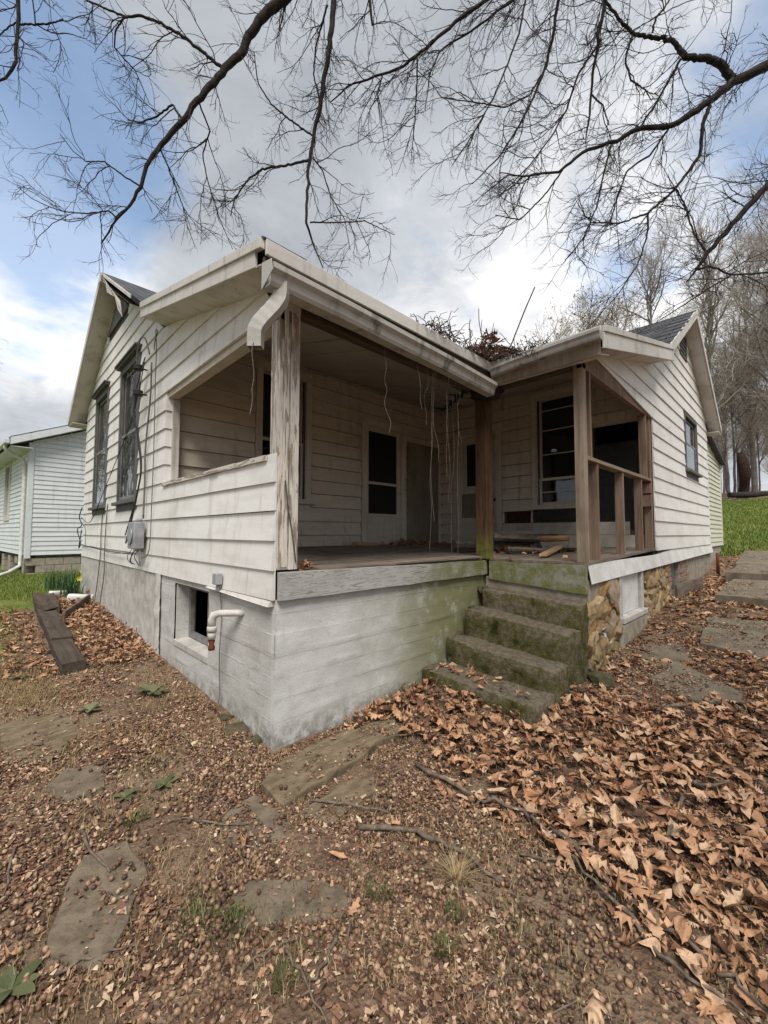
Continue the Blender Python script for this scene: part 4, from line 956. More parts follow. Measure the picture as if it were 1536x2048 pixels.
cable('hook_cable', [(-.09,3.42,2.36),(-.10,3.38,2.55),(-.11,3.22,2.66),(-.11,3.02,2.63),(-.10,2.90,2.48),(-.09,2.86,2.38)], .012, M['cable_grey'], 'grey cable loop arching over the service hook')
cable('drop_wire', [(-.06,2.72,2.52),(-.07,2.66,2.40),(-.06,2.70,2.0),(-.05,2.72,1.2),(-.05,2.74,.5),(-.05,2.75,.15),(-.06,2.80,.0),(-.08,2.98,-.05)], .007, M['cable_grey'], 'thin wire dropping down the siding right of the meter box')
cable('wire_coil', [(-.07,2.75,2.40),(-.10,2.62,2.44),(-.08,2.60,2.56),(-.07,2.70,2.62),(-.06,2.72,2.50)], .006, M['cable'], 'small dark wire coil at the top of the drop wire')
cable('diagonal_wire', [(-.08,3.1,2.36),(-.10,3.5,1.75),(-.10,4.4,1.25),(-.10,5.3,.80),(-.08,5.9,.55),(-.07,6.5,.42),(-.06,7.1,.50),(-.05,7.42,.55)], .007, M['cable'], 'thin black wire slanting down across both windows to the corner')
cable('skirting_wire', [(-.05,7.40,.02),(-.05,6.6,-.0),(-.06,5.6,-.02),(-.06,4.5,-.03),(-.07,3.4,-.02)], .009, M['cable'], 'black wire running low along the siding to the meter box')
cable('skirting_wire', [(-.06,6.4,.01),(-.08,5.4,.0),(-.07,4.6,-.05),(-.07,3.5,-.0)], .006, M['cable_grey'], 'loose grey wire sagging beside the low black one')
cable('wire_bundle', [(-.03,7.47,.75),(-.06,7.55,.55),(-.02,7.50,.40),(-.08,7.58,.30),(-.03,7.52,.05),(-.05,7.56,-.05),(-.02,7.50,.3)], .012, M['cable'], 'tangled black wire bundle at the far house corner')
cable('hooked_wire', [(-.05,6.85,.02),(-.05,6.9,.30),(-.08,6.92,.38),(-.10,6.84,.42)], .007, M['cable_grey'], 'short hooked wire sticking up near the far corner')
for i in range(5):
    y = 2.95+.09*i; cable('wire_end', [(-.10,y,.05),(-.13,y+random.uniform(-.1,.1),-.03),(-.12,y+random.uniform(-.15,.15),-.10),(-.08,y+random.uniform(-.25,.2),-.14)], .006, M['cable'] if i % 2 else M['cable_grey'], 'frayed %s wire end below the meter box, %s counted from the porch' % ('black' if i % 2 else 'grey', ('first','second','third','fourth','fifth')[i]), 'frayed wire ends below the meter box')
for (y, z, lab) in ((3.18,2.26,'upper dark insulator spool beside the window head'),(3.14,1.93,'lower dark insulator spool beside the window')):
    ins = MB().lathe([(.02,0),(.05,.004),(.055,.02),(.042,.035),(.055,.05),(.05,.066),(.02,.07)], (-.13,y,z), 'Z', 14).tube([(-.13,y,z+.03),(-.03,y,z+.03)], .01, 6).build('insulator', M['cable'], org=(-.1,y,z)); tag(ins, lab, 'insulator')
jb = thing('junction_box', (-.06,.83,-.2), 'small grey junction box on the siding edge above the pipe', 'junction box')
MB().box(-.085,-.03,.79,.87,-.165,-.075).build('box', M['galv'], jb, .006); MB().tube([(-.05,.83,-.165),(-.052,.83,-.23)], .016, 8).build('conduit', M['galv'], jb)
cable('vertical_crack_wire', [(-.03,.83,-.23),(-.02,.82,-.45),(-.025,.835,-.75),(-.02,.825,-1.0),(-.025,.83,-1.12)], .005, M['cable_grey'], 'thin wire running down the concrete below the junction box')
pp = thing('drain_pipe', (-.12,.62,-.6), 'white plastic drain elbow with a rusty end sticking out of the concrete', 'pipe')
MB().tube([(.02,.47,-.352),(-.06,.53,-.352),(-.12,.62,-.358),(-.145,.66,-.375),(-.155,.675,-.41),(-.155,.675,-.47)], [.026,.026,.026,.031,.031,.026], 12).build('elbow', M['pvc'], pp)
MB().lathe([(.036,0),(.036,.035),(.030,.04)], (-.155,.675,-.50), 'Z', 14).build('collar', M['pvc'], pp); MB().lathe([(.030,0),(.030,.045),(.026,.05)], (-.155,.675,-.555), 'Z', 14).build('cap', M['pvc'], pp)
MB().lathe([(.022,0),(.028,.02),(.018,.045),(.026,.07),(.02,.085)], (-.155,.675,-.64), 'Z', 10).build('rusty_end', M['rust'], pp)
sp = thing('garden_tap', (2.75,-1.17,-.72), 'small metal tap on the stone foundation beside the steps', 'tap')
MB().tube([(2.86,-1.05,-.70),(2.82,-1.17,-.70),(2.74,-1.20,-.715)], [.014,.016,.012], 8).build('spout', M['galv'], sp); MB().tube([(2.83,-1.15,-.69),(2.83,-1.16,-.655)], .008, 6).build('valve', M['rust'], sp); MB().tube([(2.78,-1.16,-.65),(2.88,-1.16,-.65)], .009, 6).build('handle', M['galv'], sp)

# ------------------------------------------------------------------ neighbouring house
NB = thing('neighbour_house', (-.57,12.0,-.95), 'white vinyl sided neighbouring house at the far left', 'house', rotz=R(5))
def nb(mb, name, mat, parent=None, bevel=0.0, weld=False):
    ORG['_nb'] = Vector((0,0,0)); m = mb.mesh(name, (0,0,0), weld); m.materials.append(mat); o = link(name, m, parent or NB)
    if bevel: b = o.modifiers.new('b','BEVEL'); b.width = bevel; b.segments = 2
    return o
NL = lambda s, z, o: (-o, s, z); NF = lambda s, z, o: (s, -o, z)      # local: origin at the corner base
def nb_rows(fr, parent, z0, z1, s0, sr, holes, row=.128, lo=None):
    z = z0
    while z < z1-.03:
        zt = min(z+row, z1); b0, b1 = sr(z), sr(zt); q0 = lo(zt) if lo else s0
        if lo and z > 3.6: b0 = b1 = 3.75
        if b0-q0 < .1: break
        for u, v in sub_intervals(q0, b0, [(h[0],h[1]) for h in holes if min(zt,h[3]-.03)-max(z,h[2]+.03) > 0]):
            nb(clap_mesh(fr, u, v, u, max(u+.01, min(v, b1)), z, zt, 0.), 'siding_board', M['vinyl'], parent)
        z = zt
def nb_block(name, fr, s0, s1, z0, z1, holes, mat):
    S = sorted({s0,s1}|{h[i] for h in holes for i in (0,1)}); Z = sorted({z0,z1}|{h[i] for h in holes for i in (2,3)}); mb = MB()
    for a, b in zip(S[:-1],S[1:]):
        for c, d in zip(Z[:-1],Z[1:]):
            if any(h[0]<=a+1e-6 and h[1]>=b-1e-6 and h[2]<=c+1e-6 and h[3]>=d-1e-6 for h in holes): continue
            mb.hexa([fr(a,c,0),fr(b,c,0),fr(b,c,-.1),fr(a,c,-.1),fr(a,d,0),fr(b,d,0),fr(b,d,-.1),fr(a,d,-.1)])
    return nb(mb, name, mat, weld=True)
NW = (2.9, 3.75, 1.62, 3.28)
n1 = nb_block('wall', NL, 0, 11, .58, 3.62, [NW], M['vinyl']); nb_rows(NL, n1, .58, 3.60, .09, lambda z: 11, [(NW[0]-.1,NW[1]+.1,NW[2],NW[3])])
n2 = nb_block('wall', NF, .1, 7.4, .58, 3.62, [], M['vinyl']); nb_rows(NF, n2, .58, 5.1, .09, lambda z: 7.4, [], lo=lambda z: .09 if z < 3.62 else max(.09, (z-3.50)/.45-.45+.12))
nb(MB().box(-.035,.085,-.035,.085,.50,3.62), 'corner_board', M['vinyl'], bevel=.004)
wn_ = nb(ring(NL, NW[0]-.09, NW[1]+.09, NW[2]-.06, NW[3]+.09, .09, -.03, .05), 'window', M['trim'], weld=True)
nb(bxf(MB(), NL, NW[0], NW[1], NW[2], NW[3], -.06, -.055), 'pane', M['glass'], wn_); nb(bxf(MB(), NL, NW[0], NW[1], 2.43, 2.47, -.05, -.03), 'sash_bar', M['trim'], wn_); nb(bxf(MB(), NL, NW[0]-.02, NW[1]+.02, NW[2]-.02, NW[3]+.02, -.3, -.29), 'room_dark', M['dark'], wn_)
nz0, nsl = 3.66, .45
def nroof(name, poly, mat): return nb(MB().prism([(x,y,nz0+nsl*(x+.45)-.09) if x <= 3.8 else (x,y,nz0+nsl*(4.25)-nsl*(x-3.8)-.09) for x,y in poly], (0,0,.10)), name, mat)
nroof('roof', [(-.45,-.30),(3.8,-.30),(3.8,11.2),(-.45,11.2)], M['shingle']); nroof('roof', [(3.8,-.30),(8.05,-.30),(8.05,11.2),(3.8,11.2)], M['shingle'])
nb(MB().prism([(-.45,-.30,nz0-.02),(3.8,-.30,nz0+nsl*4.25-.02),(3.8,-.30,nz0+nsl*4.25-.20),(-.45,-.30,nz0-.20)], (0,-.02,0)), 'rake_board', M['vinyl'])
nb(MB().prism([(-.44,-.28,nz0-.19),(3.8,-.28,nz0+nsl*4.25-.19),(3.8,0,nz0+nsl*4.25-.19),(-.44,0,nz0-.19)], (0,0,.012)), 'soffit', M['vinyl'])
nb(MB().prism([(0,-.03,3.6),(.8,-.03,3.6),(3.8,-.03,5.3),(3.8,.0,5.3),(0,0,3.6)], (0,.05,0)) if False else MB().prism([(.05,0,3.62),(7.4,0,3.62),(3.8,0,5.28),(.05,0,3.66)], (0,.08,0)), 'gable', M['vinyl'])
nb(MB().box(-.43,-.0,-.28,11.1,nz0-.24,nz0-.225), 'soffit', M['vinyl']); nb(MB().box(-.56,-.46,-.30,11.2,nz0-.18,nz0-.06), 'gutter', M['vinyl'], bevel=.012)
nb(MB().tube([(-.51,.05,nz0-.15),(-.50,.07,nz0-.28),(-.30,.12,nz0-.42),(-.12,.16,nz0-.52),(-.085,.16,nz0-.62),(-.085,.16,.42),(-.10,.12,.30),(-.35,-.10,.16),(-.62,-.32,.09)], [.045]*9, 8), 'downspout', M['pvc'])
random.seed(5)
for r in range(3):
    for q in range(6):
        nb(MB().box(.40*q+.02+(.2 if r % 2 else 0), .40*q+.41+(.2 if r % 2 else 0), .02+random.uniform(-.006,.006), .2, .0-.1+.2*r, .09+.2*r), 'block', M['block'], bevel=.006)
    for q in range(4):
        if r < 2 and q == 1: continue
        nb(MB().box(.02, .2, 1.2*q+.25, 1.2*q+.65, -.1+.2*r, .09+.2*r), 'block', M['block'], bevel=.006)
nb(MB().box(.5,.52,.3,9,-.2,.58), 'crawl_space', M['dark']); nb(MB().box(.25,7,.25,.3,-.2,.57), 'crawl_wall', M['block'])

# ------------------------------------------------------------------ garden pieces on the ground
def tim(p0, p1, w, h, label, mat=M['timber'], zoff=0.0, rough=.006, name='landscape_timber', cat='timber', sink=.03):
    a, b = Vector((p0[0],p0[1],0)), Vector((p1[0],p1[1],0)); d = (b-a); L = d.length; d.normalize(); n_ = Vector((-d.y,d.x,0)); bm = bmesh.new(); k = max(3, int(L/.08)); rows = []
    for i in range(k+1):
        c = a+d*(L*i/k); z = g1(c.x, c.y)-sink+zoff; ringv = []
        for (u, v) in ((-.5,0),(.5,0),(.5,.5),(.5,.95),(.45,1),(0,1),(-.45,1),(-.5,.95),(-.5,.5)):
            p = c+n_*(u*w)+Vector((0,0,z+v*h)); p += Vector((mnoise.noise(p*8), mnoise.noise(p*8+Vector((5,0,0))), mnoise.noise(p*8+Vector((0,5,0)))))*rough*1.6; ringv.append(bm.verts.new(p-a))
        rows.append(ringv)
    m_ = len(rows[0])
    for i in range(k):
        for j in range(m_): bm.faces.new((rows[i][j],rows[i][(j+1)%m_],rows[i+1][(j+1)%m_],rows[i+1][j]))
    bm.faces.new(rows[0][::-1]); bm.faces.new(rows[-1]); bmesh.ops.recalc_face_normals(bm, faces=bm.faces[:])
    me = bpy.data.meshes.new(name); bm.to_mesh(me); bm.free(); me.materials.append(mat); o = link(name, me, None, tuple(a)); return tag(o, label, cat)
tim((-.76,2.42),(-.76,3.34), .19, .14, 'nearest dark squared timber lying on leaves by the left wall')
tim((-.74,3.40),(-.73,5.0), .20, .15, 'middle dark squared timber behind the nearest one')
tim((-.70,5.1),(-.64,6.6), .26, .15, 'rotten far timber next to the grass', rough=.03)
tim((-.58,4.75),(-.10,5.95), .035, .16, 'grey board on edge running from the timbers to the wall', M['plank'], name='edging_board', cat='board')
for (x,y,rz,lab) in ((-.40,6.75,.5,'tilted white block left of the daffodils'),(-.20,6.15,-.3,'white block against the left wall in the flower bed')):
    o = rough_box('white_block', x-.18, x+.18, y-.06, y+.06, g1(x,y)-.02, g1(x,y)+.11, M['vent_white'], None, 0, .004, 5); o.rotation_euler = (.12,.1,rz); tag(o, lab, 'block')
def blades(name, clumps, mat, nb_, hgt, wid, lean, parent=None):
    V = []; F = []; A = []
    for (cx, cy, cz, rad) in clumps:
        for _ in range(nb_):
            a = RNG.uniform(0, 6.283); rr = rad*math.sqrt(RNG.uniform()); x = cx+rr*math.cos(a); y = cy+rr*math.sin(a); h = hgt*RNG.uniform(.6,1.1); w = wid*RNG.uniform(.7,1.2); l = lean*RNG.uniform(.2,1.2); b = a+RNG.normal(0,.6); dx, dy = math.cos(b), math.sin(b); o = len(V); r_ = RNG.uniform()
            for t in (0,.5,1):
                px = x+dx*l*h*t*t; py = y+dy*l*h*t*t; pz = cz+h*t*(1-.25*l*t); ww = w*(1-t*.92)
                V += [(px-dy*ww, py+dx*ww, pz), (px+dy*ww, py-dx*ww, pz)]; A += [r_,r_]
            F += [(o,o+1,o+3),(o,o+3,o+2),(o+2,o+3,o+5),(o+2,o+5,o+4)]
    return raw_mesh(name, np.array(V), np.array(F), mat, {'rnd': np.array(A)})
for (x,y,r,h,n,lab) in ((-.26,7.75,.26,.46,120,'far dark green daffodil clump by the house corner'),(-.27,6.55,.16,.40,80,'nearer daffodil clump with a yellow flower by the left wall')):
    t_ = thing('daffodil_clump', (x,y,g1(x,y)), lab, 'daffodils'); me = blades('leaves', [(0,0,0,r)], M['daff'], n, h, .011, .45); o = link('leaves', me, t_); o['kind'] = 'stuff'
    for q in range(1):
        fx, fy = RNG.uniform(-r,r), RNG.uniform(-r,r)-.1; fh = h*RNG.uniform(.75,.95); mb = MB()
        for p_ in range(6):
            a = p_*1.047; mb.add([(fx,fy,fh),(fx+0.032*math.cos(a-.4),fy-.01+.012*p_%2*.01,fh+0.032*math.sin(a-.4)),(fx+0.045*math.cos(a),fy-.015,fh+0.045*math.sin(a)),(fx+0.032*math.cos(a+.4),fy-.01,fh+0.032*math.sin(a+.4))], [(0,1,2,3)])
        m_ = mb.mesh('flower'); m_.materials.append(M['yellow']); fl = link('flower', m_, t_); m2 = MB().tube([(fx*.5,fy*.5,0),(fx,fy,fh)], .005, 5).mesh('stem'); m2.materials.append(M['daff']); link('stem', m2, t_)
# flagstones and slabs
POLYS = []
def slab(pts, h, mat, label, sink=.03, amp=.01, name='flagstone', seed=0.0, tilt=0.0):
    c = np.mean(np.array(pts), 0); bm = bmesh.new(); n = len(pts); P = []; POLYS.append((np.array(pts), h-sink))
    for i in range(n):     # finer, ragged outline
        a, b = np.array(pts[i]), np.array(pts[(i+1)%n]); k = max(2, int(np.linalg.norm(b-a)/.05))
        for q in range(k): p = a+(b-a)*q/k; P.append(p+.035*np.array([mnoise.noise((p[0]*6+seed,p[1]*6,1)), mnoise.noise((p[0]*6+seed,p[1]*6,7))]))
    rings = []
    for f, dz in ((1.0,-.08),(1.0,h-.008),(.985,h),(.85,h),(.65,h),(.4,h),(.18,h)):
        rg = []
        for p in P:
            q = c+(p-c)*f; z = g1(q[0],q[1])-sink+dz+amp*mnoise.noise((q[0]*5+seed,q[1]*5,2))+.3*amp*mnoise.noise((q[0]*22,q[1]*22,4)) + tilt*(q[0]-c[0]); rg.append(bm.verts.new((q[0]-c[0],q[1]-c[1],z-g1(c[0],c[1]))))
        rings.append(rg)
    m_ = len(P)
    for i in range(len(rings)-1):
        for j in range(m_): bm.faces.new((rings[i][j],rings[i][(j+1)%m_],rings[i+1][(j+1)%m_],rings[i+1][j]))
    bm.faces.new(rings[-1]); bmesh.ops.recalc_face_normals(bm, faces=bm.faces[:]); me = bpy.data.meshes.new(name); bm.to_mesh(me); bm.free(); me.materials.append(mat)
    o = link(name, me, None, (c[0],c[1],g1(c[0],c[1]))); return tag(o, label, 'stone slab')
slab([(-.26,-.30),(.02,-.16),(.30,-.12),(.62,-.18),(.86,-.30),(.80,-.44),(.45,-.45),(.10,-.50),(-.22,-.52)], .05, M['flag_b'], 'long brown flagstone at the foot of the foundation corner', .01, .02)
slab([(-.50,-.36),(-.30,-.32),(-.24,-.55),(-.30,-.72),(-.48,-.66),(-.56,-.54)], .022, M['flag'], 'grey flagstone just left of the long brown one', .012)
slab([(-.20,-.60),(.12,-.56),(.34,-.62),(.22,-.76),(-.10,-.78)], .03, M['flag_b'], 'small brown flagstone half buried in acorns', .02)
slab([(-1.20,-.42),(-1.06,-.18),(-.88,-.20),(-.88,-.48),(-.98,-.66),(-1.10,-.75),(-1.22,-.62)], .024, M['flag'], 'pale grey flagstone at the lower left', .012)
slab([(-1.14,.50),(-1.03,.66),(-.86,.54),(-.92,.26),(-1.06,.32)], .022, M['flag'], 'small pale flagstone in the dirt on the left', .012)
slab([(-.69,-.84),(-.56,-.79),(-.27,-1.08),(-.34,-1.22),(-.68,-.96)], .022, M['flag'], 'flagstone half covered by acorns at the bottom centre', .014)
slab([(-1.32,1.62),(-.95,1.66),(-.90,1.1),(-1.06,.82),(-1.28,1.0)], .03, M['flag_b'], 'worn flagstone in the bare dirt on the left edge', .02)
slab([(2.82,-1.52),(3.35,-1.62),(2.98,-2.15),(2.68,-2.18),(2.62,-1.9)], .04, M['slab'], 'nearest slab of the side path, partly under leaves', .01)
slab([(3.98,-1.72),(5.0,-1.66),(5.2,-2.4),(4.2,-2.55),(3.85,-2.25)], .05, M['slab'], 'second slab of the side path', .01)
slab([(6.0,-1.62),(7.9,-1.64),(7.9,-2.8),(5.95,-2.85)], .14, M['slab'], 'thick raised slab of the side path beyond the second', .02, .012)
slab([(8.1,-1.52),(9.5,-1.55),(9.5,-2.8),(8.15,-2.85)], .22, M['slab'], 'raised slab further along the side path', .02)
slab([(9.7,-1.50),(12.0,-1.5),(12.0,-3.0),(9.7,-3.0)], .20, M['slab'], 'farthest slab below the lawn', .02)
slab([(3.3,-1.32),(3.8,-1.30),(3.9,-1.6),(3.5,-1.72)], .03, M['slab'], 'small flat slab beside the stone foundation', .015)
# stones at the wall foot
for i, (x,y,r,lab) in enumerate(((-.03,.42,.075,'mossy stone under the foundation corner'),(-.02,.66,.05,'small mossy stone beside the larger one'),(-.02,.20,.05,'dark stone against the foundation corner'))):
    m = STONES[i+2].copy(); m.materials.clear(); m.materials.append(M['moss_stone']); tag(link('mossy_stone', m, None, (x-.02,y,g1(x,y)-.005), (.2,.1*i,i*1.7), (r*1.5,r*1.15,r*.45)), lab, 'stone')
m = STONES[5].copy(); m.materials.clear(); m.materials.append(M['moss_stone']); tag(link('mossy_stone', m, None, (2.56,-1.22,-1.06), (0,0,1), (.12,.10,.08)), 'green stone at the right foot of the steps', 'stone')
tag(MB().tube([(9.25,-1.28,-.62),(9.26,-1.28,-.3),(9.25,-1.28,-.14)], .03, 8).build('rusty_stake', M['rust'], org=(9.25,-1.28,-.62)), 'rusty iron stake standing by the right wall', 'stake')
tim((6.0,-1.16),(7.2,-1.30), .04, .2, 'weathered plank leaning across the cellar opening', M['plank'], name='loose_plank', cat='plank', sink=.0)
# firewood and rubbish on the porch
def log(p, ang, L, r, mat, label, name='firewood_log', half=True, group=None):
    mb = MB(); k = 8; n = 6; V = []; F = []
    for i in range(n+1):
        t = i/n-.5
        for j in range(k):
            w = 2*math.pi*j/k; rr = r*(1+.22*mnoise.noise((j*.9, t*3, r*60+p[0]*5))); zz = rr*math.sin(w)*(.75 if half else 1); V.append((t*L+.02*mnoise.noise((j,t*2,p[1])), rr*math.cos(w)*1.15, zz))
    for i in range(n):
        for j in range(k): F.append((i*k+j, i*k+(j+1)%k, (i+1)*k+(j+1)%k, (i+1)*k+j))
    F += [tuple(range(k-1,-1,-1)), tuple(n*k+j for j in range(k))]; m = MB().add(V, F).mesh(name); m.materials.append(mat); return tag(link(name, m, None, p, (random.uniform(-.4,.4),random.uniform(-.04,.04),ang)), label, 'log', group)
log((2.80,2.22,.075), .12, .52, .048, M['log_pale'], 'pale split log lying alone near the screen door')
LOGL = ['bark covered log at the left end of the firewood heap','reddish split log in the middle of the heap bottom','bark covered log under the right of the heap','bark covered log lying on top of the heap','reddish split log on top at the right of the heap','thin reddish log nearest the studs','short bark log in front of the heap','reddish log at the back of the heap by the wall','thick bark log nearest the panel door','bark log bridging the top left of the heap','bark log in front of the reddish ones']
for i, (x,y,z,a,L,r,mt_) in enumerate(((3.55,.30,.07,-.7,.60,.07,'log_bark'),(3.75,.05,.07,-.62,.70,.065,'log'),(3.95,-.2,.08,-.75,.65,.07,'log_bark'),(3.7,.18,.17,-.55,.62,.06,'log_bark'),(4.0,-.1,.18,-.9,.55,.055,'log'),(4.15,-.45,.07,-.6,.6,.055,'log'),(3.35,-.15,.05,-.85,.5,.045,'log_bark'),(4.35,.1,.09,-.3,.5,.06,'log'),(3.30,.55,.09,-.5,.66,.08,'log_bark'),(3.5,.10,.20,-.7,.6,.07,'log_bark'),(3.85,-.35,.10,-.65,.6,.07,'log_bark'))):
    log((x,y,z), a, L, r, M[mt_], LOGL[i], group='firewood heap on the porch')
tag(MB().hexa([(2.86,-.52,.01),(2.92,-.58,.01),(4.2,-.30,.10),(4.16,-.22,.10),(2.86,-.52,.035),(2.92,-.58,.035),(4.2,-.30,.13),(4.16,-.22,.13)]).build('loose_stick', M['log_pale'], org=(2.9,-.55,.01)), 'long split lath leaning on the firewood heap', 'lath')

# ------------------------------------------------------------------ vines
random.seed(77)
def vine(x, y, z0, z1, lab, r=.0019, mat='vine', sway=.028, k=8):
    pts = []; px, py = x, y
    for i in range(k+1):
        t = i/k; px += random.gauss(0, sway*.35); py += random.gauss(0, sway*.35); pts.append((px, py, z0+(z1-z0)*t))
    return cable('hanging_vine', pts, r, M[mat], lab, 'dry vines hanging from the porch gutter')
VV = ((1.36,-.27,1.72,.10),(1.40,-.25,1.72,.35),(1.48,-.2,1.8,.9),(1.30,-.27,1.72,1.2),(1.76,-.22,1.8,.05),(1.84,-.15,1.8,.02),(1.70,-.2,1.8,.55),(.78,-.27,1.72,1.02),(1.15,-.27,1.72,1.30),(1.58,-.25,1.75,.75),(1.95,-.15,1.75,1.15))
VX = sorted([q[0] for q in VV])
ORD = ['first','second','third','fourth','fifth','sixth','seventh','eighth','ninth','tenth','last']
for (x,y,z0,z1) in VV: vine(x, y, z0, z1, 'thin dry vine hanging from the porch gutter, %s counted from the peeling corner post' % ORD[VX.index(x)])

vine(-.31,-.24,1.40,.95, 'single thread of vine below the downspout end', .003, 'vine', .02)['group'] = 'threads'
cable('clinging_vine', [(.05,-.02,.62),(.07,-.022,.45),(.11,-.02,.25),(.14,-.022,.05)], .005, M['vine_dark'], 'dry vine stem crossing the foot of the peeling post')
for (y0, dy) in ((5.15,.0),(5.45,.12)): cable('clinging_vine', [(-.035,y0,.7),(-.04,y0+.05+dy*.3,.3),(-.05,y0+.02,-.1),(-.05,y0+dy,-.4),(-.06,y0+.1+dy,-.75),(-.08,y0+.12+dy,-.95)], .007, M['vine'], 'dry creeper stem on the left wall, %s of the two' % ('nearer the porch' if dy == 0 else 'nearer the far corner'), 'creeper stems on the left wall')
# ------------------------------------------------------------------ trees (bare, early spring)
def np_tubes(P, Rd, k=3):
    """P (m,n,3) polylines, Rd (m,n) radii -> V, F"""
    m, n, _ = P.shape; T = np.empty_like(P); T[:,1:-1] = P[:,2:]-P[:,:-2]; T[:,0] = P[:,1]-P[:,0]; T[:,-1] = P[:,-1]-P[:,-2]
    T /= np.linalg.norm(T, axis=2, keepdims=True)+1e-9
    up = np.array([.31,.22,.93]); A = np.cross(T, up); A /= np.linalg.norm(A, axis=2, keepdims=True)+1e-9; Bv = np.cross(T, A)
    w = 2*np.pi*np.arange(k)/k
    V = P[:,:,None,:] + Rd[:,:,None,None]*(np.cos(w)[None,None,:,None]*A[:,:,None,:] + np.sin(w)[None,None,:,None]*Bv[:,:,None,:])
    idx = np.arange(m*n*k).reshape(m, n, k); a = idx[:,:-1,:]; b = idx[:,1:,:]; a2 = np.roll(a, -1, 2); b2 = np.roll(b, -1, 2)
    F = np.concatenate([np.stack([a,a2,b2],-1).reshape(-1,3), np.stack([a,b2,b],-1).reshape(-1,3)])
    return V.reshape(-1,3), F
def join(parts):
    V = []; F = []; o = 0
    for v, f in parts: V.append(v); F.append(f+o); o += len(v)
    return np.concatenate(V), np.concatenate(F)
def resample(P, Rd, n):
    P = np.array(P, float); Rd = np.array(Rd, float); d = np.r_[0, np.cumsum(np.linalg.norm(np.diff(P, axis=0), axis=1))]; t = np.linspace(0, d[-1], n)
    return np.stack([np.interp(t, d, P[:,i]) for i in range(3)], 1), np.interp(t, d, Rd)
def grow(P, Rd, count, length, npts, r0, r1, ang=(.5,1.1), bias=(0,0,0), wig=.25, tmin=.12, rng=RNG, bstep=.12, tpow=1.0):
    """children of every polyline, all at once"""
    m, n, _ = P.shape; par = np.repeat(np.arange(m), count); c = len(par); t = (tmin+(1-tmin)*rng.uniform(size=c)**tpow)*(n-1); i0 = np.minimum(t.astype(int), n-2); fr_ = (t-i0)[:,None]
    S = P[par,i0]*(1-fr_)+P[par,i0+1]*fr_; T = P[par,i0+1]-P[par,i0]; T /= np.linalg.norm(T, axis=1, keepdims=True)+1e-9
    q = rng.normal(size=(c,3)); q -= T*np.sum(q*T, 1, keepdims=True); q /= np.linalg.norm(q, axis=1, keepdims=True)+1e-9
    a = rng.uniform(ang[0], ang[1], c)[:,None]; D = T*np.cos(a)+q*np.sin(a)+np.array(bias); D /= np.linalg.norm(D, axis=1, keepdims=True)
    pr = Rd[par,i0]; L = length*rng.uniform(.45,1.15,c)*(1-.45*(t/(n-1))); st = (L/(npts-1))[:,None]; out = [S]; bz = np.array(bias)*bstep
    for k in range(npts-1):
        D = D+rng.normal(size=(c,3))*wig+bz; D /= np.linalg.norm(D, axis=1, keepdims=True); S = S+D*st; out.append(S)
    Q = np.stack(out, 1); ra = np.minimum(r0, pr*.75)[:,None]; w = np.linspace(0,1,npts)[None,:]
    return Q, ra*(1-w)+np.minimum(r1, ra*.6)*w
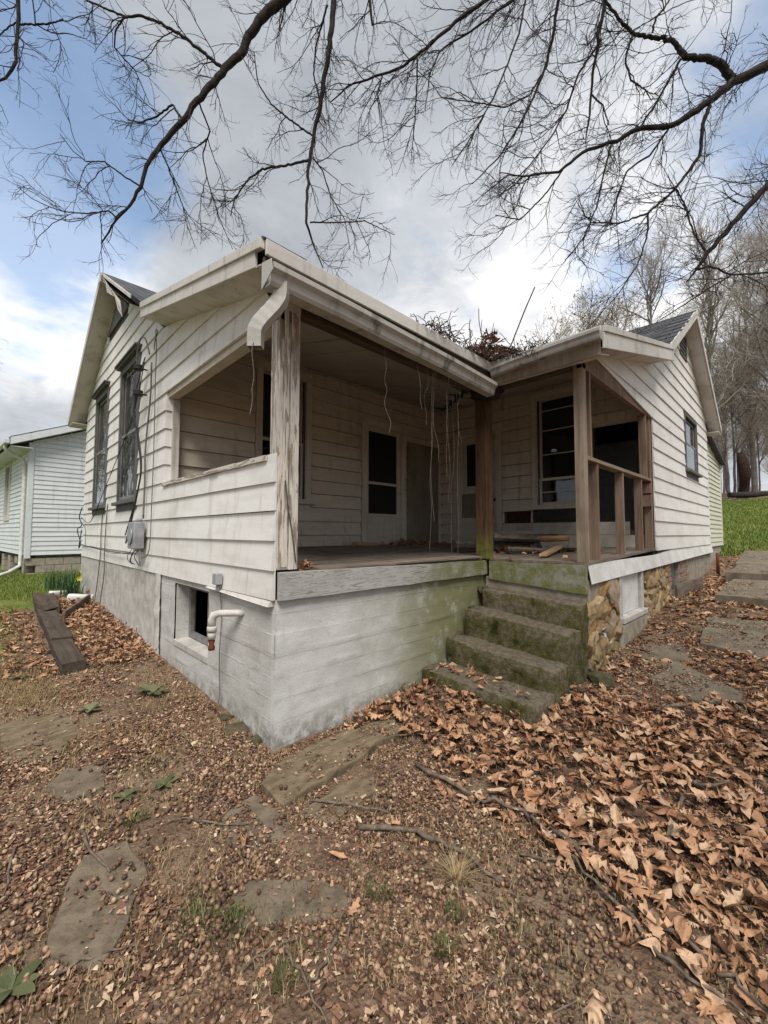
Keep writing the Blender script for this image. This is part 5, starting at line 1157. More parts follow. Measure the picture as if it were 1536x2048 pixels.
LIMBS = {
'A':[(0.554,1.018,5.694,0.0562),(0.435,1.144,5.561,0.0537),(0.33,1.262,5.346,0.0485),(0.278,1.325,5.162,0.046),(0.135,1.413,4.917,0.0404),(-0.059,1.557,4.566,0.0349),(-0.161,1.673,4.356,0.0324),(-0.303,1.827,4.137,0.0274),(-0.398,1.936,3.902,0.0224),(-0.436,1.988,3.693,0.02),(-0.505,2.068,3.513,0.015),(-0.592,2.163,3.383,0.0125),(-0.651,2.231,3.239,0.01),(-0.697,2.283,3.134,0.0075)],
'A1':[(0.123,1.423,4.937,0.0202),(-0.041,1.506,5.044,0.0187),(-0.208,1.593,5.138,0.0172),(-0.374,1.681,5.204,0.0158),(-0.546,1.712,5.156,0.0142),(-0.65,1.816,5.141,0.0119),(-0.812,1.837,5.098,0.0104),(-0.934,1.951,5.172,0.0092),(-1.054,1.931,5.132,0.0079)],
'A2':[(-0.437,1.988,3.708,0.01),(-0.573,1.98,3.711,0.0085),(-0.742,2.002,3.771,0.0071),(-0.879,2.002,3.681,0.0058),(-0.969,2.083,3.777,0.0046),(-1.07,2.039,3.837,0.0036)],
'A3':[(-0.592,2.163,3.383,0.01),(-0.668,2.097,3.38,0.0085),(-0.846,2.138,3.278,0.0071),(-0.989,2.277,3.292,0.0059),(-1.096,2.379,3.339,0.0047),(-1.23,2.37,3.342,0.0042),(-1.327,2.457,3.453,0.0035)],
'A4':[(-0.162,1.672,4.376,0.015),(-0.189,1.76,4.497,0.0126),(-0.206,1.837,4.625,0.0115),(-0.298,2.07,4.597,0.0105),(-0.388,2.295,4.639,0.0094),(-0.467,2.503,4.766,0.0055)],
'A5':[(-0.65,1.816,5.141,0.0095),(-0.691,1.996,5.14,0.0085),(-0.673,2.122,5.087,0.0075),(-0.594,2.053,4.963,0.0075),(-0.496,2.097,4.976,0.0064),(-0.443,2.056,4.823,0.0051),(-0.348,2.11,4.723,0.0039)],
'A6':[(-0.32,1.845,4.107,0.01),(-0.231,1.904,4.032,0.0089),(-0.13,1.955,3.887,0.0078),(-0.034,2.011,3.758,0.0067),(0.044,1.952,3.491,0.004)],
'A7':[(-0.059,1.557,4.566,0.01),(0.11,1.679,4.463,0.0092),(0.099,1.842,4.293,0.008),(0.183,1.913,4.112,0.0068),(0.336,1.929,3.75,0.0056),(0.448,1.842,3.427,0.0042)],
'B':[(1.155,0.95,6.269,0.0392),(1.145,0.994,5.777,0.035),(1.12,1.047,5.368,0.0308),(1.082,1.111,4.988,0.028),(1.053,1.16,4.697,0.0252),(1.03,1.201,4.435,0.0224),(1.022,1.231,4.116,0.0196),(1.024,1.256,3.736,0.0168),(1.14,1.294,3.578,0.0129),(1.236,1.22,3.281,0.0071)],
'B1':[(1.023,1.209,4.423,0.0168),(0.845,1.387,4.361,0.0154),(0.684,1.682,4.404,0.0143),(0.563,1.811,4.255,0.0114),(0.485,1.902,4.049,0.0086),(0.499,2.035,3.949,0.0058)],
'B2':[(1.037,1.176,4.697,0.0126),(0.776,1.284,4.803,0.0109),(0.603,1.311,4.84,0.0094),(0.451,1.311,4.95,0.0078),(0.366,1.24,5.162,0.0051)],
'B3':[(1.057,1.225,3.725,0.0098),(1.344,1.079,3.801,0.0086),(1.624,0.938,3.895,0.0073),(1.949,0.766,3.804,0.0048)],
'B4':[(1.107,1.005,6.157,0.014),(1.085,1.189,5.828,0.0114),(1.131,1.301,5.596,0.0102),(1.197,1.258,5.276,0.0088),(1.142,1.327,5.071,0.0058)],
'B5':[(1.05,1.181,4.452,0.0098),(1.191,1.186,4.4,0.0086),(1.321,1.214,4.197,0.0073),(1.517,1.177,3.982,0.006),(1.573,1.147,3.625,0.0045)],
'S':[(1.247,0.467,5.878,0.0183),(1.284,0.452,5.564,0.0131)],
'C':[(2.78,-0.119,6.808,0.0274),(2.483,0.194,6.503,0.0243),(2.205,0.491,6.144,0.0213),(2.013,0.695,5.924,0.0182),(1.774,0.937,5.802,0.0152),(1.56,1.154,5.698,0.0122),(1.394,1.331,5.485,0.0076)],
'C1':[(2.13,0.572,6.034,0.0122),(2.212,0.643,5.871,0.0109),(2.285,0.724,5.696,0.0095),(2.28,0.754,5.349,0.0079),(2.267,0.794,4.957,0.0047)],
'C2':[(3.175,-0.243,7.058,0.019),(2.936,0.009,6.804,0.0158),(2.697,0.261,6.551,0.0142),(2.478,0.489,6.361,0.0127),(2.399,0.588,6.044,0.0095),(2.37,0.648,5.602,0.0063)],
'C3':[(1.838,0.873,5.82,0.0106),(1.804,0.924,5.577,0.0091),(1.902,0.982,5.374,0.0062)],
'D':[(3.337,-0.663,6.798,0.0243),(3.31,-0.605,6.336,0.0213),(3.241,-0.503,5.868,0.0182),(3.161,-0.403,5.558,0.0152),(3.04,-0.259,5.18,0.0137),(2.88,-0.076,4.809,0.0106),(2.665,0.156,4.499,0.0061)],
'D1':[(3.268,-0.536,5.947,0.0122),(3.221,-0.331,5.688,0.0109),(3.092,-0.062,5.636,0.0101),(2.819,0.202,5.698,0.0082),(2.5,0.509,5.76,0.0051)],
'D2':[(3.05,-0.382,6.797,0.0152),(3.013,-0.316,6.371,0.0137),(2.92,-0.195,5.946,0.0122),(2.806,-0.053,5.52,0.0106),(2.648,0.132,5.094,0.0091),(2.487,0.314,4.729,0.0061)],
'E':[(3.542,-1.126,6.537,0.0263),(3.503,-1.058,6.123,0.0234),(3.46,-0.979,5.586,0.0175),(3.454,-0.944,5.166,0.0146),(3.432,-0.901,4.869,0.0088)],
'E1':[(3.488,-1.032,5.954,0.0146),(3.334,-0.857,5.603,0.0131),(3.265,-0.762,5.224,0.0117),(3.151,-0.629,4.903,0.0102),(2.976,-0.433,4.552,0.0088),(2.739,-0.176,4.202,0.0058)],
'E2':[(3.459,-0.963,5.371,0.0117),(3.556,-1.049,5.254,0.0102),(3.618,-1.094,5.021,0.0073)],
'F':[(4.902,-2.68,5.722,0.07),(4.655,-2.421,5.481,0.0644),(4.381,-2.141,5.307,0.056),(4.186,-1.934,5.077,0.0448),(3.888,-1.623,4.791,0.0336),(3.644,-1.384,4.79,0.0308),(3.486,-1.218,4.65,0.0252),(3.226,-0.956,4.531,0.021),(3.027,-0.745,4.302,0.0168),(2.745,-0.465,4.245,0.0112),(2.555,-0.282,4.289,0.0056)],
'F1':[(4.38,-2.142,5.329,0.0504),(4.274,-2.05,5.508,0.0476),(4.156,-1.939,5.569,0.042),(3.983,-1.771,5.59,0.0364),(3.936,-1.731,5.68,0.0336),(3.905,-1.706,5.752,0.028),(3.739,-1.548,5.802,0.0252),(3.566,-1.381,5.846,0.0224),(3.456,-1.284,5.991,0.0196),(3.35,-1.192,6.164,0.0168),(3.28,-1.135,6.332,0.014)],
'F2':[(4.207,-1.952,5.038,0.0252),(4.154,-1.887,4.848,0.0238),(4.155,-1.863,4.507,0.021),(3.977,-1.663,4.131,0.0168),(3.759,-1.43,3.846,0.014),(3.536,-1.202,3.722,0.0098),(3.296,-0.968,3.732,0.0056)],
'F3':[(3.956,-1.743,5.562,0.0168),(3.892,-1.513,5.18,0.0143),(3.775,-1.38,4.917,0.0114)],
'F4':[(3.432,-1.162,4.599,0.0126),(3.384,-1.092,4.264,0.0112),(3.348,-1.033,3.928,0.0098),(3.243,-0.902,3.537,0.0084),(3.111,-0.758,3.312,0.0056)],
'F5':[(3.888,-1.623,4.791,0.014),(3.748,-1.463,4.488,0.0126),(3.574,-1.282,4.32,0.0112),(3.504,-1.194,4.04,0.0098),(3.457,-1.123,3.705,0.007)],
'F6':[(3.717,-1.53,5.858,0.014),(3.739,-1.563,6.026,0.0126),(3.807,-1.637,6.138,0.0112),(3.862,-1.701,6.278,0.0084)],
'F7':[(3.759,-1.43,3.846,0.014),(3.761,-1.413,3.594,0.0112),(3.693,-1.324,3.259,0.0084),(3.545,-1.155,2.923,0.0056),(3.376,-0.97,2.643,0.0042)],
'F8':[(3.558,-1.372,5.829,0.014),(3.509,-1.304,5.55,0.0126),(3.565,-1.343,5.326,0.0112),(3.681,-1.449,5.215,0.0084),(3.733,-1.492,5.103,0.0056)],
'F9':[(3.054,-0.773,4.318,0.0112),(2.924,-0.626,4.039,0.0098),(2.735,-0.421,3.758,0.0084),(2.533,-0.227,3.814,0.0056)],
'G':[(3.833,-2.62,3.803,0.0393),(3.634,-2.403,3.488,0.0347),(3.45,-2.201,3.178,0.03),(3.258,-1.989,2.845,0.0231),(3.132,-1.848,2.586,0.0069)],
'G1':[(3.247,-1.98,2.854,0.0116),(3.272,-1.883,3.135,0.0095),(3.328,-1.821,3.457,0.0097),(3.263,-1.768,3.607,0.0085)],
'G2':[(3.187,-1.91,2.692,0.0116),(3.278,-2.001,2.729,0.0116),(3.42,-2.134,2.647,0.0092),(3.664,-2.375,2.671,0.0092),(3.878,-2.579,2.602,0.0069)],
'G3':[(3.42,-2.134,2.647,0.0092),(3.286,-1.995,2.531,0.0081),(3.263,-1.826,2.448,0.0071),(3.199,-1.615,2.333,0.0049)],
'H':[(-1.389,2.13,4.978,0.0197),(-1.378,2.14,4.685,0.0175),(-1.384,2.165,4.409,0.0153),(-1.409,2.201,4.251,0.0131),(-1.473,2.267,4.207,0.0109),(-1.566,2.36,4.168,0.0066)],
'H1':[(-1.373,2.134,4.702,0.0099),(-1.241,2.005,4.698,0.0088),(-1.148,1.912,4.716,0.0077),(-1.096,1.859,4.747,0.0044)],
'H2':[(-1.374,2.132,4.737,0.0077),(-1.458,2.221,4.649,0.0066),(-1.547,2.318,4.518,0.0044)],
}

TRUNK = np.array([-.9,-6.2])
oak = thing('oak_tree', (TRUNK[0],TRUNK[1],g1(*TRUNK)), 'large bare oak whose dark limbs hang over the house from above', 'tree')
gT = np.array(oak.location)
tv = [(0,0,-.3,.62),(0,.02,.25,.46),(.03,.03,1.2,.40),(.0,.05,2.6,.37),(-.05,.1,4.0,.34),(.05,.15,5.2,.28),(.1,.2,6.6,.20),(.15,.1,8.2,.12),(.2,.2,10.0,.05)]
MB().tube([Vector(q[:3])+oak.location for q in tv], [q[3] for q in tv], 12).build('trunk', M['bark'], oak)
JOINT = {'A':4.6,'B':5.0,'S':5.2,'C':5.4,'C2':5.8,'D':5.6,'D2':6.0,'E':5.8,'F':4.2,'G':3.4,'H':4.4}
LEFT = np.array([-.71,.70,0.])
ob = np.random.default_rng(5)
for name, pts in LIMBS.items():
    P = [np.array(q[:3]) for q in pts]; Rr = [q[3]*.84 for q in pts]
    if name in JOINT:
        p0 = P[0]; d = P[0]-P[1]; d /= np.linalg.norm(d); J = gT+np.array([0,.1,JOINT[name]]); L = np.linalg.norm(J-p0)
        c1 = p0+d*L*.35; c2 = J+(p0-J)*.25+np.array([0,0,.5]); r0 = Rr[0]; rJ = max(.07, r0*2.0); pre = []; prr = []
        for t in np.linspace(1, .08, 10): pre.append((1-t)**3*p0+3*(1-t)**2*t*c1+3*(1-t)*t*t*c2+t**3*J); prr.append(r0+(rJ-r0)*t)
        P = pre+P; Rr = prr+Rr
    n = max(24, int(len(P)*7)); # wander a little between the control points
    Q, q = resample(P, Rr, n); Q[1:-1] += ob.normal(size=(n-2,3))*np.minimum(.006, q[1:-1,None]*.28)
    V, F = np_tubes(Q[None], q[None], 7)
    br = link('branch', raw_mesh('branch', V-gT, F, M['bark']), oak)
    vis = Q[10:] if name in JOINT else Q; vr = q[10:] if name in JOINT else q
    if name in JOINT: vis, vr = Q[int(n*10/len(P)):], q[int(n*10/len(P)):]
    ln = np.sum(np.linalg.norm(np.diff(vis, axis=0), axis=1)); right = name[0] in 'CDEF'
    bias = (LEFT*.35+np.array([0,0,-.30])) if right else (np.array([-.12,.12,-.12]) if name[0] in 'AB' else np.array([-.1,.1,.0]))
    c1 = int(ln*(6.6 if right else 5.2))+2
    P0, R0 = vis[None], vr[None]; parts = []
    P1, R1 = grow(P0, R0, c1, 1.15 if right else .85, 13, .0056, .0021, (.45,1.25), bias*.75, .15, .05, ob, .09); parts.append(np_tubes(P1, R1, 4))
    P2, R2 = grow(P1, R1, 7 if right else 6, .36, 7, .0036, .0017, (.45,1.2), bias*.35, .17, .06, ob, .06); parts.append(np_tubes(P2, R2, 3))
    P3, R3 = grow(P2, R2, 3, .13, 4, .0022, .0014, (.4,1.1), bias*.15, .2, .15, ob); parts.append(np_tubes(P3, R3, 3))
    V, F = join(parts); tw = link('twigs', raw_mesh('twigs', V-gT, F, M['twig']), br); tw['kind'] = 'stuff'

def bg_tree(seed, h, tr, spread, buds=0, n1=24, lean=0.0):
    tr *= .62
    rg = np.random.default_rng(seed); n = 12; t = np.linspace(0,1,n); P = np.stack([lean*t*t+np.cumsum(rg.normal(0,.02*h/n*2,n)), np.cumsum(rg.normal(0,.02*h/n*2,n)), h*t*.92], 1); P -= P[0]; q = tr*(1-t)**.8+.01
    P1, R1 = grow(P[None], q[None], n1, h*spread, 9, tr*.45, .012, (.45,1.0), (0,0,.35), .13, .22, rg, .15, .8)
    P2, R2 = grow(P1, R1, 7, h*spread*.50, 7, tr*.16, .007, (.4,1.0), (0,0,.2), .17, .15, rg)
    P3, R3 = grow(P2, R2, 5, h*spread*.24, 5, .013, .005, (.4,1.0), (0,0,.12), .2, .15, rg)
    P4, R4 = grow(P3, R3, 3, h*spread*.13, 4, .006, .0035, (.3,1.0), (0,0,.08), .2, .15, rg)
    tv_, tf_ = join([np_tubes(P[None], q[None], 9), np_tubes(P1, R1, 5)])
    cv_, cf_ = join([np_tubes(P2, R2, 4), np_tubes(P3, R3, 3), np_tubes(P4, R4, 3)])
    tm = raw_mesh('trunk', tv_, tf_, M['bark_far']); cm = raw_mesh('crown', cv_, cf_, M['twig_far']); bm_ = None
    if buds:
        E = P4[:,-1]; E = E[rg.choice(len(E), min(buds, len(E)), False)]; c = len(E); d1 = rg.normal(size=(c,3))*.055; d2 = rg.normal(size=(c,3))*.055; V = np.stack([E,E+d1,E+d2], 1).reshape(-1,3); F = np.arange(c*3).reshape(-1,3); bm_ = raw_mesh('buds', V, F, M['bud'], {'rnd': np.repeat(rg.uniform(size=c), 3)})
    return tm, cm, bm_
KINDS = [bg_tree(101, 15, .24, .36), bg_tree(202, 13, .20, .40, 0, 26), bg_tree(303, 12, .18, .42, 2600, 26), bg_tree(404, 17, .28, .34, 0, 28), bg_tree(505, 9, .12, .42, 900, 20)]
def place_tree(kind, x, y, s, rz, label, group='bare trees on the hill', name='bare_tree', dz=-.15):
    tm, cm, bm_ = KINDS[kind]; t = thing(name, (x,y,g1(x,y)+dz), label, 'tree', group, rz); t.scale = (s,s,s)
    link('trunk', tm, t); c = link('crown', cm, t); c['kind'] = 'stuff'
    if bm_: b = link('buds', bm_, t); b['kind'] = 'stuff'
    return t
HILL = [ # kind, distance ahead, bearing (sideways per metre ahead), scale, label
 (2, 26, .50, 1.08, 'tree with yellow green spring buds right behind the house ridge'),
 (1, 30, .40, .98, 'bare tree left of the budding one above the porch roof'),
 (0, 46, .36, 1.05, 'distant slender bare tree over the porch valley'),
 (3, 27, .66, 1.05, 'tall bare tree beside the gable on the right'),
 (0, 23, .80, 1.08, 'bare tree rising just past the right gable eave'),
 (1, 27, 1.0, 1.30, 'broad bare tree near the right edge of the wood'),
 (3, 33, .905, 1.20, 'tall bare trunk behind the broken dead trunk'),
 (4, 27, .845, 1.1, 'low budding sapling at the top of the lawn'),
 (0, 31, 1.0, 1.35, 'bare tree far up the slope at the right edge'),
 (4, 31, .855, 1.2, 'small sapling left of the dead trunk'),
 (4, 30, .955, 1.3, 'thin sapling right of the dead trunk'),
 (3, 24, 1.04, 1.25, 'high bare crown reaching in from the right edge'),
 (0, 33, .58, 1.1, 'bare tree filling the gap behind the ridge'),
 (3, 36, .96, 1.3, 'straight bare tree behind the saplings'),
]
fx, fy = .6996, .7145
for i, (k, f, s, sc, lab) in enumerate(HILL):
    place_tree(k, CAM.x+fx*f+.7144*s*f, CAM.y+fy*f-.6997*s*f, sc, i*1.37, lab)
fr_ = np.random.default_rng(77)
for i in range(18):
    f = fr_.uniform(42,70); s = (.34+.72*(i+.5)/18+fr_.uniform(-.02,.02)) if i > 5 else fr_.uniform(.78,1.0)
    place_tree(int(fr_.integers(0,4)), CAM.x+fx*f+.7144*s*f, CAM.y+fy*f-.6997*s*f, fr_.uniform(.8,1.1) if s < .62 else fr_.uniform(.75,1.0), fr_.uniform(0,6), 'slim bare tree in the far rows of the wood', 'far rows of the wood')
for i in range(10):
    f = fr_.uniform(33,52); s = .80+.26*(i+.5)/10
    place_tree(4, CAM.x+fx*f+.7144*s*f, CAM.y+fy*f-.6997*s*f, fr_.uniform(.9,1.6), fr_.uniform(0,6), 'low budding brush at the back of the lawn', 'brush along the edge of the wood', 'brush_sapling')
# trees across the yard on the left, far behind the neighbour and in the window reflections
for i, (k, x, y, s, lab) in enumerate(((4,-3.2,38,.50,'low bare tree top behind the neighbouring roof at the left edge'),(2,-1.0,52,.5,'faint tree top over the neighbouring roof ridge'),(0,-4.4,23,1.1,'bare tree across the left yard, mirrored in the windows'),(3,-5.4,29,1.1,'taller tree across the left yard, mirrored in the windows'),(1,-3.9,33,1.2,'spreading tree across the left yard, mirrored in the windows'),(2,-7.0,26,1.2,'budding tree across the left yard, mirrored in the windows'))):
    place_tree(k, x, y, s, i*2.1, lab, 'bare trees across the left yard')
# broken dead trunk on the hill
sx, sy = CAM.x+fx*26.5+.7144*23.3, CAM.y+fy*26.5-.6997*23.3
sn = thing('dead_trunk', (sx,sy,g1(sx,sy)), 'broken dark red dead trunk standing at the top of the lawn', 'dead tree'); sp_ = []
for q in range(9): sp_.append((sx+.16-.13*q+.10*math.sin(q*.9)+.02*q*q*.4, sy+.1*math.cos(q*.7), g1(sx,sy)-.3+.40*q))
MB().tube(sp_, [.42,.30,.26,.27,.30,.32,.30,.27,.2], 10).build('trunk', M['snag'], sn)
tag(MB().tube([(sx-1.5,sy+.6,g1(sx,sy)+.12),(sx-.6,sy-.2,g1(sx,sy)+.15),(sx+1.2,sy-1.2,g1(sx,sy)+.25)], [.17,.19,.15], 9).build('fallen_log', M['bark'], org=(sx,sy,g1(sx,sy))), 'dark fallen log at the foot of the dead trunk', 'log')

# ------------------------------------------------------------------ lawn grass
def in_view(x, y, z, mar=60):
    d = np.stack([x-CAM.x, y-CAM.y, z-CAM.z], -1); w = d@np.array(_F); u = 768+822*(d@np.array(_R))/np.maximum(w,.01); v = 1024-822*(d@np.array(_U))/np.maximum(w,.01)
    return (w > .2) & (u > -mar) & (u < 1536+mar) & (v > 0) & (v < 2048+mar*2), w
def grass_field(name, x, y, h, w, mat, label, cat='grass'):
    n = len(x); z = gz(x, y); a = RNG.uniform(0,6.283,n); b = RNG.uniform(0,6.283,n); hh = h*RNG.uniform(.5,1.15,n); ww = w*RNG.uniform(.7,1.2,n); l = RNG.uniform(.1,.7,n)
    B = np.stack([x,y,z-.01], 1); S = np.stack([np.cos(a),np.sin(a),0*a], 1)*ww[:,None]; T1 = B+np.stack([np.cos(b)*l*hh*.35,np.sin(b)*l*hh*.35,hh*.6], 1); T2 = B+np.stack([np.cos(b)*l*hh,np.sin(b)*l*hh,hh*(1-.3*l)], 1)
    V = np.stack([B-S,B+S,T1-S*.7,T1+S*.7,T2], 1).reshape(-1,3); o = np.arange(n)[:,None]*5; F = np.concatenate([o+np.array([[0,1,3]]),o+np.array([[0,3,2]]),o+np.array([[2,3,4]])])
    return tag(link(name, raw_mesh(name, V, F, mat, {'rnd': np.repeat(RNG.uniform(size=n),5)})), label, cat, None, 'stuff')
n = 75000; x = RNG.uniform(-3.4,2.5,n); y = RNG.uniform(3.6,15,n); keep = ((y > 6.9+.5*np.sin(x*3)) | ((x < -1.15-.12*np.sin(y*4)-.25*(y<4.2)) & (RNG.uniform(size=n) < np.clip((y-3.4)/1.6,0,1)))) & ~((x > -.06) & (y < 7.5)) & ~((y > 11.9) & (x > -.5)) ; v_, w_ = in_view(x,y,gz(x,y),350); keep &= v_
grass_field('lawn_grass', x[keep], y[keep], .085, .0045, M['grass'], 'bright green lawn between the two houses')
n = 110000; x = 12.0+20*RNG.uniform(size=n)**1.6; y = RNG.uniform(-9,6,n); v_, w_ = in_view(x,y,gz(x,y)); keep = v_ & (x > 12.4+.6*np.sin(y*2.3))
grass_field('hill_grass', x[keep], y[keep], .12, .012, M['grass'], 'mown green lawn rising behind the right wing')

# ------------------------------------------------------------------ leaf litter
def leaf_template(kind):
    rg = np.random.default_rng(900+kind)
    side = [(.02,.0),(.03,.10),(.20,.17),(.30,.15),(.15,.27),(.12,.31),(.30,.42),(.43,.40),(.22,.53),(.14,.56),(.28,.68),(.36,.70),(.16,.77),(.12,.80),(.16,.92),(.05,.90),(.0,1.0)]
    if kind % 3 == 1: side = [(.02,0),(.03,.08),(.12,.16),(.26,.24),(.20,.32),(.33,.42),(.25,.50),(.32,.60),(.20,.68),(.22,.80),(.08,.92),(0,1.0)]
    if kind % 3 == 2: side = [(.02,0),(.03,.08),(.24,.20),(.16,.30),(.36,.46),(.18,.55),(.30,.72),(.10,.78),(.12,.94),(0,1.0)]
    if kind % 4 == 3: side = [(.01,0),(.02,.06),(.13,.18),(.22,.34),(.25,.5),(.22,.66),(.14,.82),(.05,.94),(0,1.0)]
    V = []; F = []; k = len(side); curl = rg.uniform(-1.6,2.2); bend = rg.uniform(-1.5,1.5); tw = rg.uniform(-1.3,1.3); fold = rg.uniform(-.3,1.1)
    def sh(x, y):
        z = curl*x*x+bend*((y-.5)**2-.1)*.6+tw*x*(y-.5)*.6+fold*abs(x)*.5+.03*math.sin(9*y+5*x+kind); return (x*(1-.25*abs(curl)), y-.5, z)
    for s in (1,-1):
        o = len(V); js = [1+.18*rg.normal() for _ in side]
        for (a, b), j in zip(side, js): V += [sh(0,b*.98), sh(s*a*.5*j,b), sh(s*a*j,b)]
        for i in range(k-1):
            for c in (0,1):
                a, b = o+3*i+c, o+3*i+3+c; F += [(a,a+1,b+1),(a,b+1,b)] if s > 0 else [(a,b+1,a+1),(a,b,b+1)]
    return np.array(V), np.array(F)
LT = [leaf_template(i) for i in range(12)]
def leaf_lod(T):
    V, F = T; return V, F
def rots(n, tilt):
    a = RNG.uniform(0,6.283,n); t = np.abs(RNG.normal(0,tilt,n)); b = RNG.uniform(0,6.283,n); flip = RNG.uniform(size=n) < .5; t = np.where(flip, np.pi-t, t)
    ca, sa, ct, stt, cb, sb = np.cos(a),np.sin(a),np.cos(t),np.sin(t),np.cos(b),np.sin(b); Z = lambda c,s: np.stack([np.stack([c,-s,0*c],-1),np.stack([s,c,0*c],-1),np.stack([0*c,0*c,1+0*c],-1)],1)
    X = np.stack([np.stack([1+0*ct,0*ct,0*ct],-1),np.stack([0*ct,ct,-stt],-1),np.stack([0*ct,stt,ct],-1)],1); return Z(cb,sb)@X@Z(ca,sa)
def scatter(tmpl, pos, Rm, sc, rnd, mat, name):
    Vs = []; Fs = []; As = []; o = 0; kind = RNG.integers(0, len(tmpl), len(pos))
    for k, (tv, tf) in enumerate(tmpl):
        m = np.where(kind == k)[0]
        if not len(m): continue
        s = sc[m]; s = s[:,None,None] if s.ndim == 1 else s[:,None,:]
        V = np.einsum('nij,nkj->nki', Rm[m], tv[None]*s)+pos[m][:,None,:]; nv = len(tv)
        Vs.append(V.reshape(-1,3)); Fs.append((tf[None]+(np.arange(len(m))*nv)[:,None,None]+o).reshape(-1,3)); As.append(np.repeat(rnd[m], nv)); o += len(m)*nv
    return raw_mesh(name, np.concatenate(Vs), np.concatenate(Fs), mat, {'rnd': np.concatenate(As)})
def solid(x, y):
    return ((x > -.03) & (y > -.03)) | ((x > 2.36) & (y > -1.10)) | ((x > 1.5) & (y > -1.1)) | ((np.abs(x+.75) < .12) & (y > 2.4) & (y < 6.6)) | ((x > -.57) & (y > 11.9))
def slab_top(x, y):
    """height of a slab's top over the soil, -1 off the slabs"""
    r = np.full(len(x), -1.)
    for pts, h in POLYS:
        ins = np.zeros(len(x), bool); n_ = len(pts)
        for i in range(n_):
            (xa, ya), (xb, yb) = pts[i], pts[(i+1) % n_]
            ins ^= ((ya > y) != (yb > y)) & (x < (xb-xa)*(y-ya)/(yb-ya+1e-12)+xa)
        r[ins] = h
    return r
def on_slab(x, y): return slab_top(x, y) > -.5
def gzs(x, y): return gz(x, y)+np.maximum(slab_top(x, y), 0)
LIMX = np.array([(-3,.15),(-2.24,.24),(-2.09,.29),(-1.8,.39),(-1.51,.50),(-1.08,.46),(-.63,.70),(-.22,.50),(.1,.45)])
def vnoise(x, y, f, s=0.0): return np.array([mnoise.noise((a*f, b*f, s)) for a, b in zip(x, y)])
def leaf_density(x, y):
    lim = np.interp(y, LIMX[:,0], LIMX[:,1]); d = np.where((y < .05) & (x > lim), 720., 0.); d *= np.clip((x-lim)/.18, .12, 1); d = np.where(x > 2.9, d*.62, d); d = np.where(x > 4.5, d*.6, d); d = np.where(x > 8, d*.5, d)
    d = np.where((x > 2.3) & (y > -1.9) & (x < 5), d*.30, d)
    d = np.where((x > -.64) & (x < 0) & (y > 2.1) & (y < 6.6), 620., d); d = np.where((x < -.86) & (x > -1.25) & (y > 2.4) & (y < 5.9), 320., d); d = np.where((x > -.95) & (x < 0) & (y > 1.75) & (y <= 2.4), 70., d)
    d = np.where((d == 0) & (y < 2.3), 46., d); d = np.where((d == 0) & (y < 7) , 14., d); d = np.where((d == 0) & (x > 10), 2., d); return np.where(on_slab(x,y), d*.10, d)
def sample(n, x0, x1, y0, y1, dens, mx):
    x = RNG.uniform(x0,x1,n); y = RNG.uniform(y0,y1,n); return x, y, RNG.uniform(size=n) < dens(x,y)/mx
area = 15.0*11.0; mx = 720.; N = int(area*mx)
x, y, k = sample(N, -2.6, 12.4, -4.0, 7.0, leaf_density, mx); v_, w_ = in_view(x, y, gz(x,y), 450); k &= v_ & ~solid(x,y); x, y = x[k], y[k]; w = w_[k]
n = len(x); layer = RNG.uniform(size=n); dens = leaf_density(x,y); pile = np.clip(dens/720,0,1)
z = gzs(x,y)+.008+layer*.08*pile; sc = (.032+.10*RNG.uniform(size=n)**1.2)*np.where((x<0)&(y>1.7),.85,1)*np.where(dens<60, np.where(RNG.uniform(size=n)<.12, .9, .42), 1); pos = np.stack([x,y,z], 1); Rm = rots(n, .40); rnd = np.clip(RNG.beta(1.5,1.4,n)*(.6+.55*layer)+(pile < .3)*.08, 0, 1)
inf_, _ = in_view(x, y, z, -10); show = sc*(.5+layer)/w*inf_; order = np.argsort(-show); big = order[:300]; rest = order[300:]
lowm = layer[rest] < .22  # lowest leaves take the darkened copy, so gap shade is painted in
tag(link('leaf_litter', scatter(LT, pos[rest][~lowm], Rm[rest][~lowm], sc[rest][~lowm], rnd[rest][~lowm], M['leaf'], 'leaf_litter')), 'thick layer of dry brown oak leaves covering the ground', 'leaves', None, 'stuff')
tag(link('shaded_leaf_litter', scatter(LT, pos[rest][lowm], Rm[rest][lowm], sc[rest][lowm], rnd[rest][lowm], M['leaf_dark'], 'shaded_leaf_litter')), 'lower leaves under the dry ones, gap shade put into their colour', 'leaves', None, 'stuff')
LEAFM = []
for i in range(36):
    tv, tf = LT[i % 12]; LEAFM.append(raw_mesh('fallen_leaf', tv, tf, M['leaf'], {'rnd': np.full(len(tv), RNG.beta(1.8,1.5)*.72+.25)}))
for i in big:
    o = link('fallen_leaf', LEAFM[int(RNG.integers(36))], None, tuple(pos[i]), Matrix(Rm[i].tolist()).to_euler(), float(sc[i])); tag(o, 'dry tan oak leaf lying on top of the foreground litter', 'leaf', 'large oak leaves in the foreground litter')
def one_leaf(x, y, s, rz, lab, r_=.75, kind=0, tilt=.15):
    tv, tf = LT[kind]; m = raw_mesh('fallen_leaf', tv, tf, M['leaf'], {'rnd': np.full(len(tv), r_)}); tag(link('fallen_leaf', m, None, (x,y,g1(x,y)+.035), (tilt,.1,rz), s), lab, 'leaf')
